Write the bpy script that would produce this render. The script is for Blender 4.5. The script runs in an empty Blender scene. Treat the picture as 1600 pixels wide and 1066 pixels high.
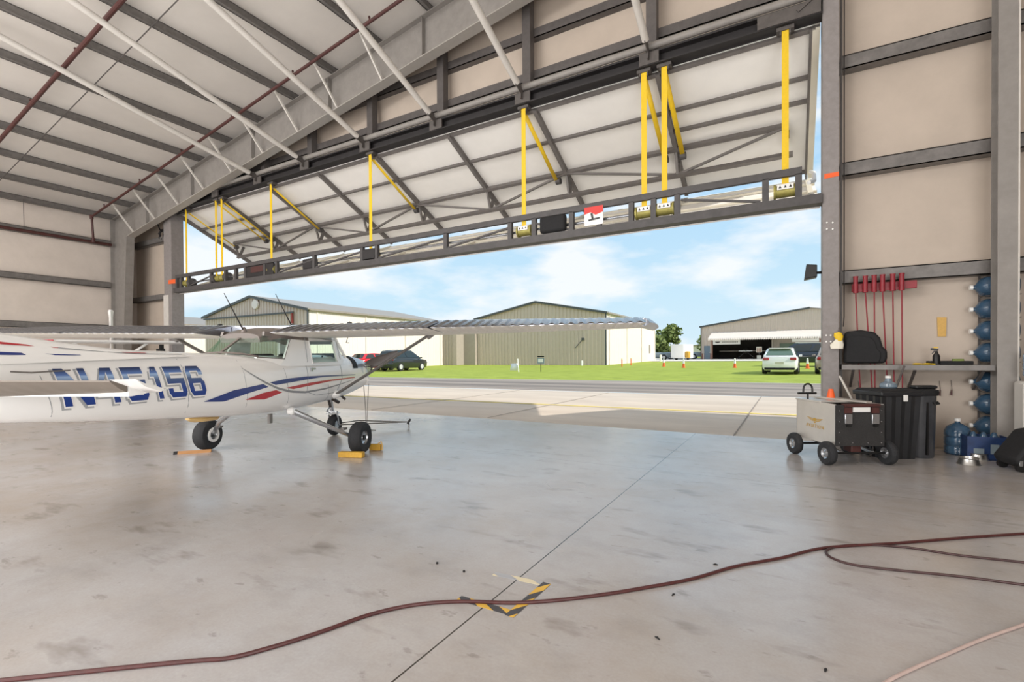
import bpy, bmesh, math, random
from mathutils import Vector, Matrix
random.seed(7)
C = bpy.context.scene.collection
PI = math.pi

# ------------------------------------------------------------------ camera
F = 753.57; H = 1.315; PY = 565.897
yaw, pit, rol = math.radians(29.9447), math.radians(-.5222), math.radians(-.31007)
fw = Vector((-math.sin(yaw)*math.cos(pit), math.cos(yaw)*math.cos(pit), math.sin(pit)))
r0 = Vector((math.cos(yaw), math.sin(yaw), 0)); u0 = r0.cross(fw)
cr = math.cos(rol)*r0 + math.sin(rol)*u0; cu = -math.sin(rol)*r0 + math.cos(rol)*u0
cam = bpy.data.objects.new('camera', bpy.data.cameras.new('camera')); C.objects.link(cam)
m = Matrix((cr, cu, -fw)).transposed().to_4x4(); m.translation = (0, 0, H); cam.matrix_world = m
cam.data.sensor_width = 36; cam.data.lens = F/1600*36; cam.data.shift_y = (PY-533)/1600
cam.data.clip_end = 600; cam.data.clip_start = .05
bpy.context.scene.camera = cam

# measuring helpers: where a sight line of the survey photo meets a wall plane or the floor
def _ray(px, py): return fw*F + cr*(px-800) - cu*(py-PY)
def wal(px, py, y):
    v = _ray(px, py); t = y/v.y; return Vector((v.x*t, y, H+v.z*t))
def flo(px, py, z=0.):
    v = _ray(px, py); t = (z-H)/v.z; return Vector((v.x*t, v.y*t, z))
SL = .0135
def gz(y): return max(0., SL*(y-9.5))

# ------------------------------------------------------------------ materials
def lin(c):
    if isinstance(c, str): c = [int(c[i:i+2], 16)/255 for i in (0, 2, 4)]
    return [((x+.055)/1.055)**2.4 if x > .04045 else x/12.92 for x in c]
def mat(name, col, rough=.5, metal=0., var=0., scale=3., bump=0., bscale=40., stretch=(1,1,1), col2=None, trans=0., alpha=1., spec=None, coat=0., rvar=0.):
    m = bpy.data.materials.new(name); m.use_nodes = True
    nt = m.node_tree; N = nt.nodes; L = nt.links; b = N['Principled BSDF']
    c = lin(col)+[1]
    b.inputs['Base Color'].default_value = c
    b.inputs['Roughness'].default_value = rough; b.inputs['Metallic'].default_value = metal
    if trans: b.inputs['Transmission Weight'].default_value = trans
    if alpha < 1: b.inputs['Alpha'].default_value = alpha
    if spec is not None: b.inputs['Specular IOR Level'].default_value = spec
    if coat: b.inputs['Coat Weight'].default_value = coat; b.inputs['Coat Roughness'].default_value = .08
    if var or col2 or bump or rvar:
        tc = N.new('ShaderNodeTexCoord'); mp = N.new('ShaderNodeMapping'); mp.inputs['Scale'].default_value = stretch
        L.new(tc.outputs['Object'], mp.inputs['Vector'])
    if var or col2 or rvar:
        n = N.new('ShaderNodeTexNoise'); n.inputs['Scale'].default_value = scale; n.inputs['Detail'].default_value = 6; n.inputs['Roughness'].default_value = .65
        L.new(mp.outputs[0], n.inputs['Vector'])
        mr = N.new('ShaderNodeMapRange'); mr.inputs[1].default_value = .3; mr.inputs[2].default_value = .7
        L.new(n.outputs['Fac'], mr.inputs[0])
        mx = N.new('ShaderNodeMix'); mx.data_type = 'RGBA'
        if col2: c1, c2 = lin(col), lin(col2)
        else:
            c0 = lin(col); c1 = [x*(1-var) for x in c0]; c2 = [min(1, x*(1+var)) for x in c0]
        mx.inputs['A'].default_value = c1+[1]; mx.inputs['B'].default_value = c2+[1]
        L.new(mr.outputs[0], mx.inputs['Factor']); L.new(mx.outputs['Result'], b.inputs['Base Color'])
        if rvar:
            rr = N.new('ShaderNodeMapRange'); rr.inputs[3].default_value = rough-rvar; rr.inputs[4].default_value = rough+rvar
            L.new(mr.outputs[0], rr.inputs[0]); L.new(rr.outputs[0], b.inputs['Roughness'])
    if bump:
        n2 = N.new('ShaderNodeTexNoise'); n2.inputs['Scale'].default_value = bscale; n2.inputs['Detail'].default_value = 4
        L.new(mp.outputs[0], n2.inputs['Vector'])
        bp = N.new('ShaderNodeBump'); bp.inputs['Strength'].default_value = bump; bp.inputs['Distance'].default_value = .05
        L.new(n2.outputs['Fac'], bp.inputs['Height']); L.new(bp.outputs[0], b.inputs['Normal'])
    return m
M = {}
def mk(k, *a, **kw): M[k] = mat(k, *a, **kw)
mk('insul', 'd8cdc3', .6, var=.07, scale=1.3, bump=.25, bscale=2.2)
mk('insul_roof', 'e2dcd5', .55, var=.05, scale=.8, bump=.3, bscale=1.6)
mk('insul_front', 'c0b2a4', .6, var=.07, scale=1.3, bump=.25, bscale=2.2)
mk('insul_door', 'eeebe6', .5, var=.04, scale=1., bump=.35, bscale=1.8)
mk('steel_gray', '8d8883', .5, var=.12, scale=5)
mk('steel_dark', '5a5553', .5, var=.2, scale=6)
mk('galv', '75716e', .45, .15, var=.2, scale=8)
mk('header', '262324', .6, var=.3, scale=4)
mk('plate', '57524f', .6, var=.2, scale=8)
mk('jamb', '8a8482', .6, var=.12, scale=12)
mk('flange', 'aaa49d', .5, var=.06, scale=6)
mk('jamb_white', 'cdc8c2', .5, var=.06, scale=6)
mk('brace', 'd4cfc8', .45, var=.05, scale=5)
mk('rust_pipe', '4d2a27', .5, var=.2, scale=9)
mk('door_steel', '6a6562', .5, var=.15, scale=7)
mk('truss', '4c4949', .55, var=.2, scale=7)
mk('cream', 'd8d2c2', .5, var=.04)
mk('yellow', 'e8c11c', .55, var=.06, scale=20)
mk('drum', 'a39a55', .5, .3, var=.15, scale=20)
mk('white', 'ecebe8', .4)
mk('black', '131314', .45)
mk('softblack', '1b1b1d', .8, var=.25, scale=25)
mk('rubber', '26272a', .75, var=.2, scale=30, bump=.3, bscale=90)
mk('silver', 'b9bcc0', .25, .9)
mk('rim', 'c9cacb', .4, .2)
mk('chrome', 'c4c4c2', .32, 1.)
mk('plane_white', 'f4f3f1', .22, coat=.5)
mk('wing_white', 'efe9df', .35)
mk('plane_roof_shaded', '756c67', .35)  # darkened tone: shade on the cabin roof painted in
mk('alu', 'b4b7bd', .28, .75)
mk('wing_alu', 'b9bdc6', .2, .8)
mk('alu_bead', '8e9096', .22, .85)
mk('gray_paint', '77736f', .45)
mk('elevator_shaded', '71685f', .45)  # shade on the raised elevator, put into its colour
mk('navy', '22357d', .3, coat=.4)
mk('redpaint', 'b8242f', .3, coat=.4)
mk('stripe_gray', '8d8f93', .35)
mk('num_shadow', 'a6a8ab', .4)
mk('prop', '3a3331', .5, var=.15, scale=10)
mk('leather', '2c2e31', .7)
mk('wood', 'a87a4c', .6, var=.2, scale=6, stretch=(1,12,12))
mk('wood_yellow', 'c79a35', .6, var=.2, scale=9)
mk('tan', 'd9b77a', .5)
mk('steel_box', 'd2cdc6', .35, .45, var=.05, scale=4)
mk('gold', 'c9a24a', .4, .3)
mk('diamond', '3c3b3b', .4, .4, var=.25, scale=60, bump=.5, bscale=160)
mk('bin_gray', '4a4b4f', .3, .2, var=.2, scale=6)
mk('bin_black', '202124', .45, var=.2, scale=12)
mk('redrod', '8e2530', .45, var=.15, scale=15)
mk('orange', 'f0642a', .5)
mk('water', '43627e', .12, trans=.25, alpha=.9, var=.3, scale=9)
mk('jugclear', '8fa3b3', .1, trans=.35, alpha=.9)
mk('crate', '1d3560', .5, var=.25, scale=12)
mk('dispenser', 'd9d6d0', .4)
mk('beige_panel', 'b59f8e', .6)
mk('bag', 'e9e4d4', .5)
mk('paper', 'd4ab61', .8, var=.08, scale=30)
mk('hose', '4b2322', .5, var=.25, scale=30)
mk('hose_dark', '3f2626', .5, var=.3, scale=30)
mk('hose_pale', 'b49f98', .55, var=.1, scale=20)
mk('cord', '2a2627', .6)
mk('asphalt', '6a625d', .9, col2='a89c91', scale=.45, stretch=(.12,2.2,1), bump=.1, bscale=60)
mk('apron', 'b9aa9b', .75, col2='cdbfaf', scale=.7, stretch=(.5,2.,1))
mk('concrete_far', 'd9d4cb', .8, var=.04)
mk('grass', '7f8f2c', .95, col2='a9b548', scale=1.6, stretch=(.6,1.4,1), bump=.8, bscale=22)
mk('yellow_line', 'e6cf6a', .8, var=.15, scale=6)
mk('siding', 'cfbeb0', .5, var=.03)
mk('siding_lit', 'e4d9cf', .5, var=.03)  # paler copy of siding, sunlight put into the tone
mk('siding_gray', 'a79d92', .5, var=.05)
mk('trim_dark', '4b4f50', .5)
mk('roofmetal', '8d857c', .45, var=.06)
mk('redtrim', '8a3a34', .6)
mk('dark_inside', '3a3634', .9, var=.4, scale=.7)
mk('brick', '9a6a58', .8, var=.15, scale=10)
mk('car_white', 'f3f3f1', .2, coat=.8)
mk('car_black', '1f2528', .2, coat=.8)
mk('car_blue', '1e2a3e', .2, coat=.8)
mk('car_red', 'd5202a', .25, coat=.8)
mk('car_beige', 'a39488', .25, coat=.8)
mk('car_gray', '7e8b92', .3, coat=.6)
mk('glass_dark', '20292b', .05, spec=.8)
mk('glass_green', '5d7263', .06, spec=.8)
mk('taillight', 'a8161c', .2)
mk('leaf', '5a6e3c', .9, col2='8c9656', scale=2.5)
mk('bark', '5b4a3a', .9)
mk('teal', '8fc4c2', .1)
mk('sign_red', 'd8352e', .5)
mk('conc_dark', '8a7f76', .8)

def glass(name, tint, a):
    m = bpy.data.materials.new(name); m.use_nodes = True; nt = m.node_tree; nt.nodes.clear()
    o = nt.nodes.new('ShaderNodeOutputMaterial'); mix = nt.nodes.new('ShaderNodeMixShader')
    t = nt.nodes.new('ShaderNodeBsdfTransparent'); t.inputs[0].default_value = lin(tint)+[1]
    g = nt.nodes.new('ShaderNodeBsdfGlossy'); g.inputs['Roughness'].default_value = .03
    mix.inputs[0].default_value = a
    nt.links.new(t.outputs[0], mix.inputs[1]); nt.links.new(g.outputs[0], mix.inputs[2]); nt.links.new(mix.outputs[0], o.inputs[0])
    M[name] = m
glass('pane', 'eaf6f0', .06)

def math_node(nt, op, a, b=None):
    n = nt.nodes.new('ShaderNodeMath'); n.operation = op
    for i, v in enumerate((a, b)):
        if v is None: continue
        if isinstance(v, (int, float)): n.inputs[i].default_value = v
        else: nt.links.new(v, n.inputs[i])
    return n.outputs[0]
def floor_mat():
    m = bpy.data.materials.new('polished_concrete'); m.use_nodes = True
    nt = m.node_tree; N = nt.nodes; L = nt.links; b = N['Principled BSDF']
    tc = N.new('ShaderNodeTexCoord'); sp = N.new('ShaderNodeSeparateXYZ'); L.new(tc.outputs['Object'], sp.inputs[0])
    def noise(scale, detail=6, rough=.6, st=(1,1,1)):
        mp = N.new('ShaderNodeMapping'); mp.inputs['Scale'].default_value = st; L.new(tc.outputs['Object'], mp.inputs[0])
        n = N.new('ShaderNodeTexNoise'); n.inputs['Scale'].default_value = scale; n.inputs['Detail'].default_value = detail; n.inputs['Roughness'].default_value = rough
        L.new(mp.outputs[0], n.inputs['Vector']); return n.outputs['Fac']
    def ramp(v, p, q, a=0., c=1.):
        r = N.new('ShaderNodeMapRange'); L.new(v, r.inputs[0])
        for i, x in enumerate((p, q, a, c)): r.inputs[i+1].default_value = x
        return r.outputs[0]
    def mix(f, a, c):
        x = N.new('ShaderNodeMix'); x.data_type = 'RGBA'
        if isinstance(f, float): x.inputs['Factor'].default_value = f
        else: L.new(f, x.inputs['Factor'])
        for k, v in (('A', a), ('B', c)):
            if isinstance(v, str): x.inputs[k].default_value = lin(v)+[1]
            else: L.new(v, x.inputs[k])
        return x.outputs['Result']
    base = mix(ramp(noise(.45, 8, .7), .35, .65), 'a89f97', 'b9b8ba')
    base = mix(ramp(noise(2.2, 8, .7, (1, 1.6, 1)),   .50, .78, 0, .45), base, '8a8684')
    base = mix(ramp(noise(1.9, 4, .55, (.8, 2.0, 1)), .60, .70, 0, .55), base, '756c66')
    base = mix(ramp(noise(5.5, 4, .6, (.8, 1.6, 1)), .64, .70, 0, .4), base, '6b635d')
    base = mix(ramp(noise(9, 4, .6), .68, .74, 0, .3), base, '6f6762')
    base = mix(ramp(noise(70, 2, .5), .3, .7, 0, .16), base, '8f8781')
    # saw-cut joints
    j1 = math_node(nt, 'ABSOLUTE', math_node(nt, 'SUBTRACT', sp.outputs[0], -1.40))
    j2 = math_node(nt, 'ABSOLUTE', math_node(nt, 'SUBTRACT', sp.outputs[1], 5.67))
    k1 = math_node(nt, 'LESS_THAN', j1, .0045); k2 = math_node(nt, 'MULTIPLY', math_node(nt, 'LESS_THAN', j2, .006), .45)
    base = mix(math_node(nt, 'MAXIMUM', k1, k2), base, '37322f')
    L.new(base, b.inputs['Base Color'])
    L.new(ramp(noise(.8, 3, .5), .3, .7, .17, .29), b.inputs['Roughness'])
    b.inputs['Specular IOR Level'].default_value = .8
    bp = N.new('ShaderNodeBump'); bp.inputs['Strength'].default_value = .02; bp.inputs['Distance'].default_value = .02
    L.new(noise(3.5, 5, .6), bp.inputs['Height']); L.new(bp.outputs[0], b.inputs['Normal'])
    M['floor'] = m
floor_mat()
def stripe_mat(name, c1, c2, ang, period):
    m = bpy.data.materials.new(name); m.use_nodes = True
    nt = m.node_tree; N = nt.nodes; L = nt.links; b = N['Principled BSDF']
    tc = N.new('ShaderNodeTexCoord'); sp = N.new('ShaderNodeSeparateXYZ'); L.new(tc.outputs['Object'], sp.inputs[0])
    s = math_node(nt, 'ADD', math_node(nt, 'MULTIPLY', sp.outputs[0], math.cos(ang)/period), math_node(nt, 'MULTIPLY', sp.outputs[1], math.sin(ang)/period))
    f = math_node(nt, 'LESS_THAN', math_node(nt, 'FRACT', s), .5)
    x = N.new('ShaderNodeMix'); x.data_type = 'RGBA'; L.new(f, x.inputs['Factor'])
    x.inputs['A'].default_value = lin(c1)+[1]; x.inputs['B'].default_value = lin(c2)+[1]
    L.new(x.outputs['Result'], b.inputs['Base Color']); b.inputs['Roughness'].default_value = .6
    M[name] = m
stripe_mat('hazard_a', 'd9ae4a', '4a4a4e', math.radians(60), .095)
stripe_mat('hazard_b', 'd9ae4a', '4a4a4e', math.radians(60), .095)
stripe_mat('hazard_pale', 'd8cdb0', 'a9abb0', math.radians(60), .14)
def grad_mat(name, z0, z1, stops):
    m = bpy.data.materials.new(name); m.use_nodes = True
    nt = m.node_tree; N = nt.nodes; L = nt.links; b = N['Principled BSDF']
    tc = N.new('ShaderNodeTexCoord'); sp = N.new('ShaderNodeSeparateXYZ'); L.new(tc.outputs['Object'], sp.inputs[0])
    r = N.new('ShaderNodeMapRange'); L.new(sp.outputs[2], r.inputs[0]); r.inputs[1].default_value = z0; r.inputs[2].default_value = z1
    cr_ = N.new('ShaderNodeValToRGB'); L.new(r.outputs[0], cr_.inputs[0]); e = cr_.color_ramp.elements
    for i, (p, c) in enumerate(stops):
        el = e[i] if i < 2 else e.new(p)
        el.position = p; el.color = lin(c)+[1]
    L.new(cr_.outputs[0], b.inputs['Base Color']); b.inputs['Roughness'].default_value = .3
    M[name] = m
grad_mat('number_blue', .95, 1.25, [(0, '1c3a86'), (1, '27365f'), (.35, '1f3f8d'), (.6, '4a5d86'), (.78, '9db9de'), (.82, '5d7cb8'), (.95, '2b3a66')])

# ------------------------------------------------------------------ mesh builder
class MB:
    def __init__(s): s.v = []; s.f = []
    def add(s, vs, fs):
        n = len(s.v); s.v += [Vector(v) for v in vs]; s.f += [tuple(i+n for i in f) for f in fs]; return s
    def box(s, a, b):
        (x0, y0, z0), (x1, y1, z1) = a, b
        return s.add([(x0,y0,z0),(x1,y0,z0),(x1,y1,z0),(x0,y1,z0),(x0,y0,z1),(x1,y0,z1),(x1,y1,z1),(x0,y1,z1)],
              [(3,2,1,0),(4,5,6,7),(0,1,5,4),(1,2,6,5),(2,3,7,6),(3,0,4,7)])
    def cbox(s, c, d): return s.box([c[i]-d[i]/2 for i in range(3)], [c[i]+d[i]/2 for i in range(3)])
    def bar(s, p, q, w, h, up=(0,0,1)):
        p, q = Vector(p), Vector(q); d = (q-p).normalized(); up = Vector(up)
        sx = d.cross(up)
        if sx.length < 1e-4: sx = d.cross(Vector((1,0,0)))
        sx.normalize(); uz = sx.cross(d).normalized()
        vs = []
        for c in (p, q):
            for a, b in ((-1,-1),(1,-1),(1,1),(-1,1)): vs.append(c+sx*a*w/2+uz*b*h/2)
        return s.add(vs, [(0,1,2,3),(7,6,5,4),(0,4,5,1),(1,5,6,2),(2,6,7,3),(3,7,4,0)])
    def tube(s, pts, r, n=8, cap=True):
        pts = [Vector(p) for p in pts]; rs = r if isinstance(r, (list, tuple)) else [r]*len(pts)
        prev = None; rings = []
        for i, p in enumerate(pts):
            d = (pts[min(i+1, len(pts)-1)]-pts[max(i-1, 0)]).normalized()
            if prev is None:
                a = d.cross(Vector((0,0,1)))
                if a.length < .05: a = d.cross(Vector((1,0,0)))
            else: a = prev - d*prev.dot(d)
            a.normalize(); prev = a; b = d.cross(a)
            rings.append([p+(a*math.cos(2*PI*k/n)+b*math.sin(2*PI*k/n))*rs[i] for k in range(n)])
        return s.loft(rings, cap)
    def loft(s, rings, cap=True, closed=True):
        n = len(rings[0]); vs = [v for r in rings for v in r]; fs = []
        for i in range(len(rings)-1):
            for k in range(n if closed else n-1):
                k2 = (k+1) % n
                fs.append((i*n+k, i*n+k2, (i+1)*n+k2, (i+1)*n+k))
        if cap and closed: fs.append(tuple(range(n-1, -1, -1))); fs.append(tuple((len(rings)-1)*n+k for k in range(n)))
        return s.add(vs, fs)
    def lathe(s, prof, n=20, c=(0,0,0), axis='z', cap=True):
        rings = []
        for r, h in prof:
            ring = []
            for k in range(n):
                a, b = r*math.cos(2*PI*k/n), r*math.sin(2*PI*k/n)
                v = {'z': (a, b, h), 'x': (h, a, b), 'y': (b, h, a)}[axis]
                ring.append(Vector(v)+Vector(c))
            rings.append(ring)
        return s.loft(rings, cap)
    def prism(s, poly, f, d0, d1):
        n = len(poly); vs = [f(a, b, d0) for a, b in poly]+[f(a, b, d1) for a, b in poly]
        return s.add(vs, [tuple(range(n-1, -1, -1)), tuple(range(n, 2*n))]+[(i, (i+1) % n, n+(i+1) % n, n+i) for i in range(n)])
    def quad(s, *p): return s.add(p, [tuple(range(len(p)))])
    def move(s, m):
        s.v = [m @ v for v in s.v]; return s
    def build(s, name, mt, parent=None, o=(0,0,0), label=None, bevel=0, sharp=35, smooth=True, solid=0, under=None):
        me = bpy.data.meshes.new(name)
        o = Vector(o); me.from_pydata([v-o for v in s.v], [], s.f); me.update()
        bm = bmesh.new(); bm.from_mesh(me); bmesh.ops.recalc_face_normals(bm, faces=bm.faces)
        for f in bm.faces: f.smooth = smooth
        lim = math.radians(sharp)
        for e in bm.edges:
            if len(e.link_faces) == 2 and e.calc_face_angle(0) > lim: e.smooth = False
        bm.to_mesh(me); bm.free()
        ob = bpy.data.objects.new(name, me); C.objects.link(ob)
        me.materials.append(M[mt] if isinstance(mt, str) else mt)
        if under:
            me.materials.append(M[under])
            for p_ in me.polygons:
                if p_.normal.z < -.3: p_.material_index = 1
        if parent: ob.parent = parent
        else: ob.location = o
        if label: ob['label'] = label
        if solid:
            md = ob.modifiers.new('t', 'SOLIDIFY'); md.thickness = solid; md.offset = 0
        if bevel:
            md = ob.modifiers.new('b', 'BEVEL'); md.width = bevel; md.segments = 2; md.limit_method = 'ANGLE'; md.angle_limit = math.radians(40)
        return ob
def thing(name, label, cat, loc=(0,0,0), rz=0., group=None, kind=None):
    o = bpy.data.objects.new(name, None); C.objects.link(o); o.location = loc; o.rotation_euler = (0,0,rz); o.empty_display_size = .1
    return tag(o, label, cat, group, kind)
def tag(o, label=None, cat=None, group=None, kind=None):
    if label: o['label'] = label
    if cat: o['category'] = cat
    if group: o['group'] = group
    if kind: o['kind'] = kind
    return o
def struct(ob): ob['kind'] = 'structure'; return ob
def dup(root, loc, rz, label, group=None):
    r = root.copy(); C.objects.link(r); r.location = loc; r.rotation_euler = (0,0,rz); r['label'] = label
    if group: r['group'] = group
    for ch in list(root.children):
        c = ch.copy(); C.objects.link(c); c.parent = r
        for g in ch.children:
            d = g.copy(); C.objects.link(d); d.parent = c
    return r
ORD = ['first','second','third','fourth','fifth','sixth','seventh','eighth','ninth','tenth','eleventh','twelfth','thirteenth']
def smooth_path(pts, n=8):
    P = [Vector(p) for p in pts]; out = []
    for i in range(len(P)-1):
        a, b, c, d = P[max(i-1,0)], P[i], P[i+1], P[min(i+2,len(P)-1)]
        for k in range(n):
            t = k/n
            out.append(.5*((2*b)+(c-a)*t+(2*a-5*b+4*c-d)*t*t+(3*b-a-3*c+d)*t**3))
    return out+[P[-1]]

# ================================================================== THE HANGAR SHELL
XL, XR, YB, YF = -22., 14., -14., 9.0       # inside faces: left, right, back, front
def roofz(x): return 6.5+.15*(x+21.9) if x < -3 else 6.5+.15*18.9-.15*(x+3)   # top of rafters
struct(MB().box((XL-.2, YB, -.25), (XR, 8.74, 0)).build('floor', 'floor'))
rf = MB()
for a, b in ((XL-.3, -3.), (-3., XR+.3)):
    za, zb = roofz(a)+.2, roofz(b)+.2
    rf.add([(a,YB,za),(b,YB,zb),(b,YF+.3,zb),(a,YF+.3,za),(a,YB,za+.1),(b,YB,zb+.1),(b,YF+.3,zb+.1),(a,YF+.3,za+.1)],
           [(0,1,2,3),(7,6,5,4),(0,4,5,1),(1,5,6,2),(2,6,7,3),(3,7,4,0)])
struct(rf.build('ceiling', 'insul_roof'))
struct(MB().box((XL-.2, YB, 0), (XL, YF+.1, roofz(XL)+.2)).build('wall_left', 'insul'))
struct(MB().box((XR, YB, 0), (XR+.2, YF+.1, roofz(XR)+.2)).build('wall_right', 'insul'))
def pz(poly, f, a, b): return MB().prism(poly, f, a, b)
XZ = lambda a, b, d: (a, d, b)
struct(pz([(XL,0),(XR,0),(XR,roofz(XR)+.2),(-3,roofz(-3)+.2),(XL,roofz(XL)+.2)], XZ, YB-.2, YB).build('wall_back', 'insul'))
wf = MB()
wf.prism([(XL,0),(-18.85,0),(-18.85,6.62),(XL,6.62)], XZ, YF, YF+.12)
wf.prism([(.62,0),(XR,0),(XR,6.62),(.62,6.62)], XZ, YF, YF+.12)
wf.prism([(XL,6.62),(XR,6.62),(XR,roofz(XR)+.2),(-3,roofz(-3)+.2),(XL,roofz(XL)+.2)], XZ, YF, YF+.12)
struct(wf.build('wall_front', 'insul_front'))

# main frame: tapered rafter and column
def lay(o, n): return o
fr = thing('steel_frame', 'grey tapered steel roof frame with deep rafter rising from left wall column', 'beam', (-21.2, 8.25, 0))
fo = (-21.2, 8.25, 0)
xs = [-20.9+i*.5 for i in range(37)]
def rbot(x): return roofz(x) - (.86 + .1*max(0, (-17-x)/4))
web = [(x, roofz(x)) for x in [-21.8]+xs]+[(x, rbot(x)) for x in reversed(xs)]+[(-20.62, 5.68), (-21.8, 5.68)]
web = [(-21.8, roofz(-21.8))]+[(x, roofz(x)) for x in xs[1:]]+[(x, rbot(x)) for x in reversed(xs[1:])]+[(-20.6, rbot(-20.6)), (-21.8, rbot(-20.6))]
ra = MB().prism(web, XZ, 8.243, 8.257)
ra.bar((-21.8, 8.25, roofz(-21.8)-.008), (xs[-1], 8.25, roofz(xs[-1])-.008), .25, .016)
ra.build('rafter', 'steel_gray', fr, fo)
MB().bar((-20.62, 8.25, rbot(-20.6)), (xs[-1], 8.25, rbot(xs[-1])), .25, .02).build('bottom_flange', 'flange', fr, fo)
co = MB().prism([(-21.85,0),(-21.1,0),(-20.6,rbot(-20.6)),(-21.85,rbot(-20.6))], XZ, 8.243, 8.257)
co.bar((-21.1,8.25,0), (-20.6,8.25,rbot(-20.6)+.02), .25, .02, (1,0,0)); co.box((-21.87,8.12,0),(-21.85,8.38,6.5))
co.build('column', 'steel_gray', fr, fo)
for x in (-19.2, -16.3, -13.1, -9.9, -6.9):
    MB().box((x-.006, 8.14, rbot(x)+.01), (x+.006, 8.24, roofz(x)-.02)).build('stiffener', 'steel_gray', fr, fo)

# purlins
for i in range(12):
    x = -21.84+1.51*i if i else -21.82
    z = roofz(x)
    p = MB().box((x-.012, -13.9, z), (x+.012, 8.95, z+.2)).box((x-.012, -13.9, z), (x+.085, 8.95, z+.014)).box((x-.085, -13.9, z+.188), (x+.012, 8.95, z+.2))
    o = p.build('roof_purlin', 'galv', None, (x, 0, z))
    tag(o, f'grey steel roof purlin under the ceiling, {ORD[i]} counted up from left wall', 'purlin', 'roof purlins')
    if i in (1,2,3,4,5,6,7,8,9):
        b = MB().bar((x+.05, 7.55, z+.02), (x+.12, 8.2, rbot(x)+.03), .045, .045).build('flange_brace', 'brace', None, (x, 8, z))
        tag(b, f'thin angle brace from {ORD[i]} roof purlin down to the rafter flange', 'brace', 'rafter flange braces')
# left wall girts
for z, w in ((5.62, 'topmost'), (4.08, 'middle'), (2.5, 'lowest')):
    o = MB().box((XL, -13.9, z-.1), (XL+.2, 8.1, z-.086)).box((XL+.186, -13.9, z-.1), (XL+.2, 8.1, z+.1)).box((XL,-13.9,z+.086),(XL+.2,8.1,z+.1)).build('wall_girt', 'galv', None, (XL, 0, z))
    tag(o, f'horizontal grey steel girt on the left wall, {w} of the three', 'girt', 'left wall girts')
# front wall girts
for z, w in ((5.65, 'upper'), (3.58, 'lower')):
    o = MB().box((-21.9, YF-.2, z-.1), (-18.95, YF, z-.085)).box((-21.9, YF-.2, z-.1), (-18.95, YF-.185, z+.1)).build('wall_girt', 'galv', None, (-20, YF, z))
    tag(o, f'{w} grey steel girt on short wall beside the left door column', 'girt', 'girts left of the door')
for z, w in ((5.72, 'top'), (4.12, 'middle'), (2.50, 'low, above the red rods')):
    o = MB().box((.66, YF-.2, z-.1), (13.8, YF, z-.086)).box((.66, YF-.2, z-.1), (13.8, YF-.186, z+.1)).box((.66,YF-.2,z+.086),(13.8,YF,z+.1)).build('wall_girt', 'galv', None, (3, YF, z))
    tag(o, f'grey steel girt crossing the wall right of the big door, {w}', 'girt', 'girts right of the door')
POST = [-2.12, -4.62, -6.82, -9.03, -11.3, -13.4]
for zz, w in ((7.1, 'lower'), (7.95, 'upper')):
    x1 = -2.2 if zz < 7.5 else -2.2
    x0 = -15.5 if zz < 7.5 else -11.6
    o = MB().box((x0, YF-.16, zz-.09), (.4, YF, zz-.075)).box((x0, YF-.16, zz-.09), (.4, YF-.145, zz+.09)).build('wall_girt', 'steel_dark', None, (-6, YF, zz))
    tag(o, f'{w} dark girt on the gable wall above the door header', 'girt', 'girts above the door')
# gable posts and kicker braces
for i, x in enumerate(POST):
    zt = roofz(x)+.1
    o = MB().box((x-.09, 8.66, 6.64), (x+.09, 8.84, zt)).build('gable_post', 'steel_dark', None, (x, 8.75, 6.64))
    tag(o, f'dark steel post standing on the door header, {ORD[i]} from the right', 'post', 'gable posts')
    t = thing('pipe_brace', f'pale pipe brace slanting from roof down to the door header, {ORD[i]} from the right', 'brace', (x, 8.5, 6.6), 0, 'pipe braces')
    e = Vector((x, 2.7, roofz(x)-.0)); s = Vector((x, 8.42, 6.62)); d = (e-s).normalized()
    MB().tube([s+d*.16, e], .062, 12).build('pipe', 'brace', t, (x, 8.5, 6.6))
    MB().bar(s-d*.06, s+d*.2, .014, .14).bar(s+Vector((0,.06,-.16)), s+Vector((0,.06,.1)), .02, .14, (0,1,0)).build('end_plate', 'plate', t, (x, 8.5, 6.6))
# header
hd = thing('door_header', 'dark steel header beam across the top of the big door opening', 'beam', (-9, 8.65, 6.36)); ho = (-9, 8.65, 6.36)
MB().box((-18.6, 8.5, 6.585), (.42, 8.74, 6.62)).box((-18.6, 8.62, 6.40), (.42, 8.64, 6.60)).box((-18.6, 8.5, 6.385), (.42, 8.74, 6.41)).build('beam', 'header', hd, ho)
for x in POST+[-.02, -15.6, -17.7]:
    w = .17 if x < -.5 else .42
    MB().box((x-w, 8.485, 6.40), (x+w, 8.52, 6.60)).build('clevis_plate', 'plate', hd, ho)
MB().tube([(-18.5, 8.5, 6.70), (.44, 8.5, 6.70)], .06, 12).build('header_pipe', 'steel_gray', hd, ho)
MB().bar((.1,8.49,6.5),(.5,8.49,6.78),.05,.05).build('knee_brace', 'plate', hd, ho)

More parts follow.
